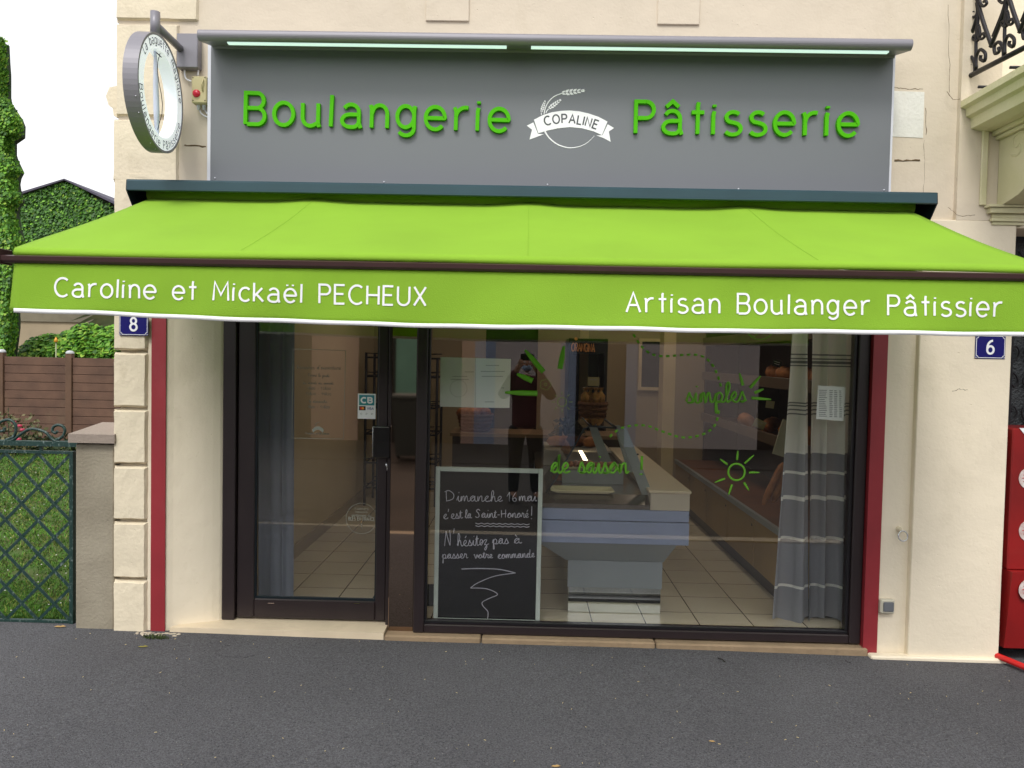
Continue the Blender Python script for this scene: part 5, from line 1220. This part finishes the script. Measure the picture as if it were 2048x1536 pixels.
# palm fronds
PM = thing('palm', A(235, 690, 10.5), 'long drooping palm fronds just left of the stone quoins', 'palm'); mb = MB(); r = random.Random(3); root = A(248, 640, 10.5)
for k in range(64):
    a = math.radians(r.uniform(120, 262)); L = r.uniform(.6, 1.15); d = Vector((math.cos(a), r.uniform(-.3,.3), math.sin(a)*.8)); e = root+d*L+Vector((0,0,-.22*L)); mid = root+d*L*.55+Vector((0,0,.04)); sdv = Vector((-math.sin(a),0,math.cos(a)))*.042
    mb.add([root-sdv, root+sdv, mid+sdv, mid-sdv, e], [(0,1,2,3), (3,2,4)])
mb.build('fronds', mat('palm green', '34451f', .7, .3, 4, col2='5a5a34'), PM, recalc=False); mb = MB(); mb.tube([root, (root.x, root.y, -.4)], .09, 8); mb.build('trunk', dk, PM)
TC = thing('garden_torch', A(112, 690, 8.6), 'slim garden torch with an orange tip standing before the hedge', 'torch'); q = A(112, 680, 8.6); mb = MB(); mb.tube([(q.x, 8.6, -.1), (q.x, 8.6, q.z-.02)], .012, 6); mb.build('stake', mat('bamboo', '8b9470', .6), TC); mb = MB(); mb.lathe([(.0001,-.04),(.035,-.03),(.022,.02),(.0001,.055)], q, 8); mb.build('torch_tip', mat('amber tip', 'e0a03a', .4), TC)
# rose bush near the fence
RB = thing('rose_bush', (-7.6, 7.6, -.1), 'sparse rose bush with pink blooms behind the gate scrolls', 'bush')
mb = MB(); c = A(20, 870, 6.9); leaves(mb, (c.x, c.y, c.z), .5, 330, .075, random.Random(5), (1,.6,.75), 0, 1); mb.build('foliage', mat('rose leaf', '47583a', .7, .4, 3, col2='7a6d4a'), RB, recalc=False)
mb = MB(); r = random.Random(2)
for k in range(7): mb.tube([(c.x+r.uniform(-.1,.1), c.y, -.1), c+Vector((r.uniform(-.4,.4), r.uniform(-.2,.2), r.uniform(-.1,.4)))], .006, 5)
mb.build('stems', dk, RB); mb = MB()
for px, py in ((40,852),(45,860),(38,905-26),(8,842),(28,845)): mb.lathe([(.0001,-.02),(.035,-.01),(.03,.02),(.0001,.025)], A(px, py, 6.5), 7)
mb.build('blooms', mat('pink petals', 'b03a55', .6, .2, 9), RB)
mb = MB(); leaves(mb, A(60, 897, 7.3), .9, 900, .09, random.Random(15), (1.6,.3,.22), .4, 1); o = mb.build('border_plants', mat('low border leaf', '2f3f22', .8, .4, 3), None, recalc=False); tag(o, kind='stuff')

# gate and post
GP = thing('gate_post', (-2.6, .15, -.1), 'grey concrete gate post with a pyramid cap beside the stone quoins', 'gate post')
a, b = A(151, 1000, .0), A(231, 1000, .0)
box('post_shaft', (a.x, .0, -.12), (b.x-.01, .28, A(190,888,0).z), concrete_m, GP, .006)
c0, c1 = A(137, 885, -.03), A(230, 880, -.03); zc0 = c0.z; zc1 = zc0+.05; xm = (c0.x+c1.x)/2+.05
mb = MB(); X0, X1, Y0, Y1 = c0.x, c1.x, -.035, .32; px_, py_, pz_ = A(205, 858, .14).x, .14, zc1+.055
mb.add([(X0,Y0,zc0),(X1,Y0,zc0),(X1,Y1,zc0),(X0,Y1,zc0),(X0,Y0,zc1),(X1,Y0,zc1),(X1,Y1,zc1),(X0,Y1,zc1),(px_,py_,pz_),(X1,py_,pz_)], [(3,2,1,0),(0,1,5,4),(3,0,4,7),(2,3,7,6),(1,2,6,9,5),(4,5,9,8),(7,8,9,6),(4,8,7)]); mb.build('post_cap', mat('grey pink cap stone', '93867c', .85, .1, 5, .4, 60), GP)
GT = thing('garden_gate', (-3.4, .08, -.1), 'dark green iron garden gate with diamond lattice and scrolled top rail', 'gate')
yg = .08; xR = A(148, 1000, yg).x; zb0, zb1 = A(75, 1241, yg).z, A(75, 905, yg).z; zt0 = A(75, 886, yg).z; xL = xR-1.25
mb = MB(); mb.box((xR-.018, yg-.018, zb0-.01), (xR+.004, yg+.018, zb1+.012)); mb.box((xL, yg-.012, zb0-.008), (xR-.0185, yg+.012, zb0+.006)); mb.box((xL, yg-.012, zb1-.004), (xR-.0185, yg+.012, zb1+.012)); mb.box((xL-.02, yg-.018, zb0-.01), (xL-.0005, yg+.018, zb1+.012))
mb.box((xL, yg-.02, zt0-.016), (xR+.035, yg+.02, zt0+.012)); mb.box((xR-.2, yg-.008, zb1+.0125), (xR-.185, yg+.008, zt0-.0165)); mb.box((xL, yg-.03, zb0-.045), (xR+.0, yg+.02, zb0-.03))
mb.build('gate_frame', gate_m, GT)
mb = MB(); pt = (A(75,0+1000,yg)-A(75,1000+68,yg)).z; s_ = pt
def clip(x0, z0, dx, dz, off):
    t0, t1 = -9, 9
    for p, d, lo, hi in ((x0, dx, xL, xR-.018), (z0, dz, zb0+.006, zb1-.004)):
        a_, b_ = (lo-p)/d, (hi-p)/d; a_, b_ = min(a_, b_), max(a_, b_); t0 = max(t0, a_); t1 = min(t1, b_)
    if t1-t0 > .02:
        n = Vector((-dz, 0, dx)).normalized()*.0085
        P0_ = Vector((x0+dx*t0, 0, z0+dz*t0)); P1_ = Vector((x0+dx*t1, 0, z0+dz*t1)); y_ = yg+off
        mb.add([(q.x+sn*n.x, y_+h_, q.z+sn*n.z) for q in (P0_, P1_) for sn in (-1, 1) for h_ in (-.003, .003)], [(0,2,6,4),(1,5,7,3),(0,4,5,1),(2,3,7,6)])
zr = A(148, 975, yg).z; ang = 1.02
for k in range(-12, 14):
    clip(xR-.018, zr+k*.198, 1, -ang*-1, .0035); clip(xR-.018, zr+k*.198, 1, -ang, -.0035)
mb.build('lattice', gate_m, GT)
def scroll(pts, r=.0085):
    mb.tube([A(x, y, yg) for x, y in cat(pts, 6)], r, 8)
mb = MB(); scroll([(150-8,884),(110,882),(90,864),(62,858),(42,868),(25,880),(0,882)]); scroll([(112,880),(124,874),(130,862),(126,853),(116,850),(107,854),(105,862),(111,866),(115,862)])
scroll([(12,880),(26,874),(32,862),(30,848),(20,840),(5,842),(-6,852),(-2,862),(8,861),(9,855)]); mb.build('scrollwork', gate_m, GT)

# ================================================================== RIGHT: DOORWAY, BALCONY, RACK
NB = B
def X0_(px, py, Y=0): return A(px, py, Y)
# doorway surround
box('door_head_wall', (2.60, .02, 2.33), (4.6, .35, 7), wall_m, B)
box('doorway_right_wall', (4.48, -.02, -.2), (6, .35, 2.329), wall_m, B); box('far_right_wall', (4.6, -.02, 2.33), (7, .35, 7), wall_m, B)
mb = MB()
for z0, z1, e in ((2.335,2.352,.0), (2.353,2.372,.012), (2.373,2.395,.004), (2.396,2.425,.03), (2.426,2.44,.045)):
    mb.box((2.575-e, -.045-e, z0), (2.75+e, .2, z1), .002)
mb.build('impost_moulding', greenish_m, B)
box('vertical_moulding', (2.50, -.05, 2.441), (2.535, -.0345, 2.87), greenish_m, B, .004)
# balcony
BL = thing('balcony', (3.5, -.4, 2.9), 'mossy cream stone balcony with moulded edges above the dark doorway', 'balcony')
bx0 = 2.40
mb = MB(); pz = A(1900, 230, 0).z
prof = [(bx0+.22, pz-.26), (bx0+.20, pz-.14), (bx0+.12, pz-.10), (bx0+.115, pz-.065), (bx0+.03, pz-.055), (bx0+.025, pz-.02), (bx0-.005, pz-.005), (bx0-.005, pz+.03), (bx0+.02, pz+.045), (4.8, pz+.045), (4.8, pz-.26)]
prof = [(bx0+.10, pz-.10), (bx0+.04, pz-.085), (bx0+.035, pz-.03), (bx0+.01, pz-.02), (bx0+.005, pz+.02), (bx0-.02, pz+.03), (bx0-.02, pz+.065), (bx0+.02, pz+.075), (4.8, pz+.075), (4.8, pz-.10)]
mb.prism(prof, 1, -.95, -.036); mb.build('balcony_slab', greenish_m, BL)
cv = [(-.036, 2.441), (-.10, 2.441), (-.17, 2.455)]+[(-.17-.2*t, 2.455+.02*t+.10*t*t) for t in (.25,.5,.75,1)]+[(-.47, 2.63), (-.60, 2.70), (-.78, 2.74), (-.80, 2.80)]
mb = MB(); mb.prism([(-.036, 2.80)]+cv, 0, 2.60, 2.86); mb.build('console', greenish_m, BL)
mb = MB(); mb.box((2.575, -.84, 2.801), (2.9, -.036, 2.822), .004); mb.box((2.555, -.86, 2.823), (2.92, -.036, 2.849), .004); mb.build('console_moulding', greenish_m, BL)
def CP(px, py, x=2.60):
    d = _fw+_r2*((px-W/2)/F)-_u2*((py-H/2)/F); return CAM+d*((x-CAM.x)/d.x)
mb = MB(); mb.tube([CP(x, y) for x, y in cat([(2052,263),(2040,264),(2029,274),(2026,289),(2033,294),(2039,288),(2041,300),(2034,310),(2023,310)], 6)], .006, 7); mb.build('scroll_relief', greenish_m, BL)
RL = thing('balcony_railing', (2.5, -.4, 3.1), 'black wrought iron balcony railing with scrolls and pointed loops', 'railing')
xr_ = 2.43; z0_ = A(1922, 160, -.05).z
def RP(px, py):  # point on the railing's side plane x = xr_
    d = _fw+_r2*((px-W/2)/F)-_u2*((py-H/2)/F); t = (xr_-CAM.x)/d.x; return CAM+d*t
def rt(mb, pts, r=.007): mb.tube([RP(x, y) for x, y in (cat(pts, 5) if len(pts) > 2 else pts)], r, 7)
mb = MB(); rt(mb, [(1922,161),(2075,82)], .014); mb.build('bottom_rail', iron_m, RL)
def crop(pts): return [(1720+x/3.659, y/3.659) for x, y in pts]
mb = MB()
for o_ in ((0,0), (210,-105), (420,-215)):
    sh = lambda pts: crop([(x+o_[0], y+o_[1]) for x, y in pts])
    rt(mb, sh([(765,372),(845,165),(870,0),(880,-160)]), .011); rt(mb, sh([(965,340),(905,170),(860,0),(850,-160)]), .011); rt(mb, sh([(955,345),(1040,130),(1085,-10)]), .011)
    rt(mb, sh([(850,505),(850,300),(872,60)]), .009)
    for (x, y, s) in ((800,465,1), (890,415,-1)): 
        rt(mb, sh([(x+40*s*1,y+85),(x+38*s,y+0),(x+10*s,y-52),(x-26*s,y-25),(x-22*s,y+30),(x+8*s,y+18),(x+4*s,y-12)]), .009)
    for (x, y, s) in ((830,110,1), (905,30,-1), (850,285,1), (890,270,-1)): rt(mb, sh([(x+22*s,y-90),(x+28*s,y-20),(x+5*s,y+15),(x-22*s,y-2),(x-15*s,y-25),(x,y-18)]), .008)
mb.build('scrolls', iron_m, RL)
mb = MB()
for px, py in ((1967,174),(2031,135)): q = A(px, py, -.1); mb.lathe([(.0001,-.03),(.008,-.028),(.008,.06)], RP(px, py), 7, axis='X'); 
mb.build('fixing_bolt', iron_m, RL)
# stone-side hooks, rust spots
# dark iron door
DR = thing('entrance_door', (3.3, .3, -.1), 'dark slate blue panelled door with wrought iron grille in the right-hand doorway', 'door')
dm = mat('slate blue door', '2b333f', .45, .1, 3); Yd = .30
box('door_leaf', (2.716, Yd, -.12), (4.48, Yd+.06, 2.36), dm, DR)
mb = MB()
for (z0, z1) in ((.02,.12), (.36,.40), (.74,.78)): mb.box((2.717, Yd-.02, z0), (4.47, Yd-.0005, z1), .006)
mb.build('rail_moulding', dm, DR)
for x0 in (2.80, 3.5): box('raised_panel', (x0, Yd-.015, .43), (x0+.55, Yd-.0006, .71), dm, DR, .008); box('raised_panel', (x0, Yd-.0152, .14), (x0+.55, Yd-.0007, .33), dm, DR, .008)
box('dark_glass', (2.76, Yd-.006, .84), (4.4, Yd-.0008, 2.3), mat('hammered dark glass', '2c3134', .25, .4, 60, .8, 90), DR)
mb = MB()
for i in range(9):
    x = 2.79+.12*i; mb.box((x-.006, Yd-.03, .84), (x+.006, Yd-.018, 2.3))
    for k in range(8):
        z = .92+.18*k; s_ = 1 if (i+k) % 2 else -1
        mb.tube([(x+s_*a_*.05, Yd-.024, z+b_*.07) for a_, b_ in cat([(0,-.9),(.6,-.6),(.9,0),(.5,.5),(.15,.3),(.3,.05)], 4)], .005, 6)
        mb.tube([(x-s_*a_*.05, Yd-.024, z+b_*.07) for a_, b_ in cat([(0,.9),(.6,.6),(.9,0),(.5,-.4),(.2,-.2)], 4)], .005, 6)
mb.build('iron_grille', iron_m, DR)
# red vending rack
RR = thing('red_display_rack', (3.0, -.2, -.1), 'red metal display rack with round white stickers at the right edge', 'rack')
rm = mat('glossy red metal', '8f1515', .4, .08, 3, coat=.2, col2='6c1010'); rm2 = mat('bright red metal', 'c01c1c', .35, .05, 3)
Yk = -.03; a = A(2026, 860, Yk); xk = a.x; zt9 = A(2026, 857, Yk).z; zl9 = A(2026, 1140, Yk).z
mb = MB(); mb.box((xk, Yk, zl9+.001), (xk+.5, .25, zt9), .006); mb.build('rack_body', rm, RR)
mb = MB(); mb.prism([(Yk-.05, zl9), (.25, zl9), (.25, -.04), (Yk-.0, -.04)], 0, xk, xk+.5); mb.build('lower_bin', rm, RR)
mb = MB(); mb.tube([(xk-.1, .16, -.09), (xk-.04, -.02, -.085), (xk+.12, -.45, -.09)], .018, 8); mb.tube([(xk-.08, .1, -.06), (xk+.3, .1, -.06)], .018, 8); mb.build('base_tube', rm2, RR)
stk = mat('round white sticker', 'd8d0cc', .5, .08, 30, col2='b89a96')
for py in (957, 1062, 1180):
    c = A(2060, py, Yk-.003 if py < 1100 else Yk-.05); mb = MB(); mb.lathe([(.0001,-.001),(.062,-.001),(.062,.002)], c, 28, axis='Y', smooth=False); s_ = mb.build('round_sticker', stk, RR)
    mb = MB()
    for k in range(3): mb.tube([c+Vector((-.045+.008*i+.008*abs(k-1), -.002, .018-.018*k+.004*math.sin(i*2.1))) for i in range(6)], .0018, 5)
    mb.build('script', rm2, s_)
q = A(2040, 856, Yk); mb = MB(); mb.prism([(xk+.035, q.z-.002), (xk+.2, q.z-.2), (xk+.4, q.z-.2), (xk+.4, q.z-.0), (xk+.036, q.z-.0)], 1, Yk-.004, Yk-.0005); mb.build('white_header', white_m, RR)

# ================================================================== ACROSS THE STREET (seen mirrored in the glass)
OB = thing('opposite_building', (0, -12, 0), 'long building across the street, mirrored in the shop glass as pale and salmon wall panels', 'building')
mv = mat('mauve wall', 'e6d6d0', .85, .05, .8, col2='d8cac8'); slm = mat('salmon wall', 'd6ab98', .85, .05, 1); blw = mat('blue grey wall', 'aebbd8', .85, .05, 1); dko = mat('dark shutter', '2b2624', .7, .1, 1); tls = mat('teal shutter', '86bdb0', .6, .1, 2)
box('wall', (-13, -13, -.3), (13, -11.0, 3.3), mat('opposite upper wall', '8b8178', .9), OB)
for x0, x1, m_, z1 in ((-4.30,-3.35,slm,2.9), (-2.55,-2.12,tls,2.9), (-1.25,-.99,slm,2.9), (-.99,-.58,blw,2.9), (-.58,.72,mv,2.9), (.72,1.03,blw,2.9), (2.02,2.24,blw,2.9), (2.24,4.65,mv,2.9)):
    box('wall_panel', (x0+.001, -11.0, -.2), (x1-.001, -10.8, z1), m_, OB)
for x0, x1 in ((-12.9,-4.3), (-3.35,-2.55), (-2.12,-1.25), (1.03,2.02), (4.65,12.9)): box('dark_bay', (x0+.002, -10.95, -.2), (x1-.002, -10.85, 2.9), dko, OB)
mb = MB()
for i in range(6): mb.box((-2.53+.07*i, -10.799, -.15), (-2.52+.07*i, -10.78, 2.85))
mb.build('shutter_rib', tls, OB)
BN = thing('wheelie_bin', (-1.85, -8.2, -.2), 'dark grey wheelie bin on the far pavement, mirrored in the brown panel', 'bin')
bm_ = mat('bin plastic', '3c4444', .5, .1); mb = MB(); V = [(-2.08,-8.5,-.1),(-1.68,-8.5,-.1),(-1.68,-8.05,-.1),(-2.08,-8.05,-.1),(-2.15,-8.58,.82),(-1.62,-8.58,.82),(-1.62,-7.98,.82),(-2.15,-7.98,.82)]
mb.add(V, [(0,3,2,1),(0,1,5,4),(1,2,6,5),(2,3,7,6),(3,0,4,7),(4,5,6,7)]); mb.build('bin_body', bm_, BN)
mb = MB(); mb.box((-2.18,-8.6,.825),(-1.6,-7.95,.9),.02); mb.box((-2.1,-8.66,.86),(-1.68,-8.6,.89),.01); mb.build('bin_lid', bm_, BN)
for x in (-2.1, -1.68): mb = MB(); mb.lathe([(.0001,-.02),(.1,-.02),(.1,.02),(.0001,.02)], (x, -8.5, -.1), 14, axis='X'); mb.build('wheel', iron_m, BN)

# photographer standing in the street
def skin(name, verts, edges, rad, m, parent, sub=2):
    me = bpy.data.meshes.new(name); me.from_pydata(verts, edges, []); me.materials.append(m)
    o = bpy.data.objects.new(name, me); COL.objects.link(o)
    md = o.modifiers.new('s', 'SKIN'); ly = me.skin_vertices[0] if me.skin_vertices else None
    if ly is None:
        bpy.context.view_layer.objects.active = o
        ly = me.skin_vertices[0]
    for i, r in enumerate(rad): ly.data[i].radius = (r if isinstance(r, tuple) else (r, r)); ly.data[i].use_root = (i == 0)
    md.use_smooth_shade = True; sb = o.modifiers.new('d', 'SUBSURF'); sb.levels = sub; sb.render_levels = sub
    if parent: o.parent = parent; o.location = -parent.location if parent.type == 'EMPTY' else (0,0,0)
    return o
skinm = mat('skin', 'b98a72', .6, .05, 6); shirt = mat('maroon jumper', '5a2a30', .9, .1, 5); trs = mat('black trousers', '15151a', .9); hairm = mat('dark hair', '1d1714', .7)
PX, PY, PZ = .03, -4.82, -.2
PE = thing('person', (PX, PY, PZ), 'person in maroon jumper and dark trousers holding up a phone, mirrored in the window', 'person')
z = lambda h: PZ+h
# body: root pelvis
Vb = [(PX,PY,z(.93)), (PX,PY,z(1.12)), (PX,PY+.0,z(1.38)), (PX,PY+.01,z(1.50)), (PX,PY+.02,z(1.56)),
      (PX-.18,PY,z(1.44)), (PX-.30,PY+.12,z(1.27)), (PX-.12,PY+.30,z(1.60)), (PX-.085,PY+.335,z(1.66)),
      (PX+.18,PY,z(1.44)), (PX+.32,PY+.12,z(1.27)), (PX+.12,PY+.30,z(1.60)), (PX+.085,PY+.335,z(1.66)),
      (PX-.10,PY,z(.88)), (PX-.12,PY+.01,z(.50)), (PX-.13,PY-.02,z(.09)), (PX-.13,PY+.14,z(.04)),
      (PX+.10,PY,z(.88)), (PX+.13,PY+.01,z(.50)), (PX+.15,PY-.02,z(.09)), (PX+.15,PY+.14,z(.04))]
Eb = [(0,1),(1,2),(2,3),(3,4),(2,5),(5,6),(6,7),(7,8),(2,9),(9,10),(10,11),(11,12),(0,13),(13,14),(14,15),(15,16),(0,17),(17,18),(18,19),(19,20)]
Rb = [(.13,.09),(.12,.08),(.12,.08),(.06,.06),(.055,.055),.06,.05,.035,.035,.06,.05,.035,.035,(.09,.09),.065,.045,(.045,.035),(.09,.09),.065,.045,(.045,.035)]
bodyo = skin('body', Vb, Eb, Rb, skinm, PE)
idx = [1,2,5,6,7,9,10,11,0]
skin('jumper', [(PX,PY,z(.86)),(PX,PY,z(.98)),Vb[1],Vb[2],(PX,PY+.005,z(1.53)),Vb[5],Vb[6],Vb[7],Vb[9],Vb[10],Vb[11]], [(0,1),(1,2),(2,3),(3,4),(3,5),(5,6),(6,7),(3,8),(8,9),(9,10)], [(.19,.14),(.19,.135),(.185,.13),(.19,.13),(.075,.075),.09,.072,.05,.09,.072,.05], shirt, PE)
for s_ in (-1, 1): skin('trouser_leg', [(PX+s_*.085,PY,z(.93)), (PX+s_*.11,PY,z(.82)), (PX+s_*.125,PY+.01,z(.50)), (PX+s_*.14,PY-.015,z(.07))], [(0,1),(1,2),(2,3)], [(.10,.13),(.10,.12),.085,.068], trs, PE)
for s_ in (-1, 1): skin('shoe', [(PX+s_*.14,PY-.04,z(.045)), (PX+s_*.145,PY+.15,z(.04))], [(0,1)], [(.055,.055),(.052,.042)], iron_m, PE)
# head
import bmesh
def ball(name, c, r, m, parent, seg=24, fn=None):
    bm = bmesh.new(); bmesh.ops.create_uvsphere(bm, u_segments=seg, v_segments=seg//2+2, radius=1)
    for v in bm.verts:
        p = Vector((v.co.x*r[0], v.co.y*r[1], v.co.z*r[2])); p = fn(p) if fn else p; v.co = p+Vector(c)
    me = bpy.data.meshes.new(name); bm.to_mesh(me); bm.free(); me.materials.append(m); me.polygons.foreach_set('use_smooth', [True]*len(me.polygons)); o = bpy.data.objects.new(name, me); COL.objects.link(o); o.parent = parent; o.location = -parent.location if parent.type == 'EMPTY' else (0,0,0); return o
hc = Vector((PX, PY+.04, z(1.68)))
def hf(p):
    k = 1-.22*max(0, -p.z/.12); q = Vector((p.x*k, p.y*(1-.1*max(0, -p.z/.12)), p.z))
    if q.y > .05: q.y += .018*math.exp(-((p.x/.018)**2+((p.z+.01)/.03)**2))*1.2-.008*math.exp(-(((abs(p.x)-.032)/.016)**2+((p.z-.015)/.014)**2))
    return q
ball('head', hc, (.075, .095, .118), skinm, PE, 36, hf)
ball('hair', hc+Vector((0, -.018, .028)), (.084, .098, .105), hairm, PE)
ball('face_mask', hc+Vector((0, .028, -.05)), (.062, .078, .05), mat('pale blue mask', '9fb6d0', .7), PE)
for s_ in (-1, 1):
    ball('ear', hc+Vector((s_*.077, -.005, -.005)), (.012, .022, .032), skinm, PE, 12); ball('eye', hc+Vector((s_*.03, .088, .012)), (.011, .007, .008), white_m, PE, 10)
    # hands: palm and five fingers around the phone
    hb = Vector((PX+s_*.085, PY+.335, z(1.665)))
    vs = [tuple(hb), tuple(hb+Vector((s_*.0, .03, .03)))]; es = [(0,1)]; rs = [(.03,.02), (.03,.018)]
    for k, (ln_, off) in enumerate(((.062,.022),(.07,.008),(.066,-.007),(.054,-.021))):
        b_ = len(vs); base = hb+Vector((0, .035, .03+off)); vs += [tuple(base), tuple(base+Vector((s_*.006, ln_*.45, .004))), tuple(base+Vector((-s_*.02, ln_*.8, .0))), tuple(base+Vector((-s_*.035, ln_*.85, -.004)))]
        es += [(1,b_),(b_,b_+1),(b_+1,b_+2),(b_+2,b_+3)]; rs += [.01,.009,.0085,.0075]
    b_ = len(vs); vs += [tuple(hb+Vector((-s_*.01,.03,-.005))), tuple(hb+Vector((-s_*.03,.045,-.01))), tuple(hb+Vector((-s_*.048,.05,-.004)))]; es += [(0,b_),(b_,b_+1),(b_+1,b_+2)]; rs += [.012,.01,.009]
    skin('hand', vs, es, rs, skinm, PE, 1)
ph = thing('smartphone', (PX, -4.44, 1.55), 'dark phone held up sideways by the mirrored person in the maroon jumper', 'phone')
box('phone_body', (PX-.08, -4.447, 1.512), (PX+.078, -4.438, 1.588), mat('phone black', '0c0c10', .2), ph, .003)
mb = MB(); mb.lathe([(.0001,.001),(.006,.001),(.006,-.001)], (PX-.055, -4.437, 1.57), 12, axis='Y'); mb.build('lens', blackf, ph)

# ================================================================== LITTER
def dead_leaf(px, py, s, m, label, ang):
    q = FL(px, py, ground_z(FL(px, py, -.1).x)+.004); mb = MB(); c, s2 = math.cos(ang), math.sin(ang); out = []
    pr2 = [(-1,0),(-.5,.35),(-.1,.3),(.25,.5),(.6,.25),(1,.0),(.5,-.3),(.1,-.2),(-.4,-.4)]
    V = [(q.x+s*(a*c-b*s2), q.y+s*(a*s2+b*c), q.z+s*(.28*abs(b)+.1*abs(a))) for a, b in pr2]+[(q.x, q.y, q.z-.002)]
    mb.add(V, [(i, (i+1) % 9, 9) for i in range(9)]); o = mb.build('dead_leaf', m); return tag(o, label, 'leaf')
tanl = mat('tan leaf', 'a98a58', .8, .2, 30); olv = mat('olive leaf', '7b7438', .8, .2, 30); pal = mat('pale dry leaf', 'd6c28e', .8, .1, 30); dkb = mat('dark twig', '26221e', .9)
dead_leaf(120, 1254, .035, tanl, 'tan dead leaf lying under the green gate', .1)
dead_leaf(286, 1294, .028, olv, 'olive green dead leaf on the asphalt in front of the left red band', .2)
dead_leaf(1112, 1533, .02, tanl, 'tan leaf scrap at the bottom edge of the pavement', .1)
dead_leaf(1424, 1483, .015, tanl, 'small tan leaf scrap on the asphalt right of centre', -.2)
o = dead_leaf(1645, 1288, .024, pal, 'pale dry leaf on the stone sill under the striped curtain', .1); o.location = (0, 0, .03); 
rnd = random.Random(31); mb = MB()
for i in range(130):
    x = rnd.uniform(-3, 3); y = -.05-rnd.random()*1.6; a = rnd.uniform(0, 3.14); L = rnd.uniform(.003, .011); z_ = ground_z(x)+.004
    mb.tube([(x, y, z_), (x+L*math.cos(a), y+L*math.sin(a), z_+.001)], .0013, 4)
tag(mb.build('pale_grit', pal), kind='stuff')
for i, (p, q_, lb) in enumerate((((1436,1317),(1450,1325), 'short dark twig lying in front of the window sill near the centre'), ((590*1.0,1522),(607,1523), 'dark twig near the bottom edge of the pavement'), ((850,1484),(872,1494), 'thin curved dark twig on the pavement below the polished pillar'))):
    a, b = FL(*p, -.1), FL(*q_, -.1); mb = MB(); mb.tube([a+Vector((0,0,.003)), (a+b)/2+Vector((.004,.004,.006)), b+Vector((0,0,.003))], .0028 if i < 2 else .0012, 5); tag(mb.build('twig', dkb), lb, 'twig')
cm2 = MB(); rnd = random.Random(77)
for pts in ([(432,1306),(444,1296),(458,1290)], [(436,1310),(470,1315),(510,1311)], [(1690,1322),(1700,1326)]):
    P = [(p[0]+rnd.uniform(-2,2), p[1]+rnd.uniform(-1.5,1.5)) for p in cat(pts, 8)]; cm2.tube([FL(x, y, ground_z(FL(x, y, -.1).x)+.0005) for x, y in P], [.0022*rnd.uniform(.2, 1) for _ in P], 5)
tag(cm2.build('pavement_crack', mat('asphalt crack', '2a2829', .95)), kind='structure')
moss = mat('weed green', '3c4a22', .9, .3, 40); mb = MB(); q = FL(312, 1277, -.08); leaves(mb, q+Vector((0,0,.004)), .05, 220, .014, random.Random(2), (1.6,.5,.25), .8); tag(mb.build('weed_tuft', moss, recalc=False), 'small dark green weed tuft at the foot of the left red band', 'weed')
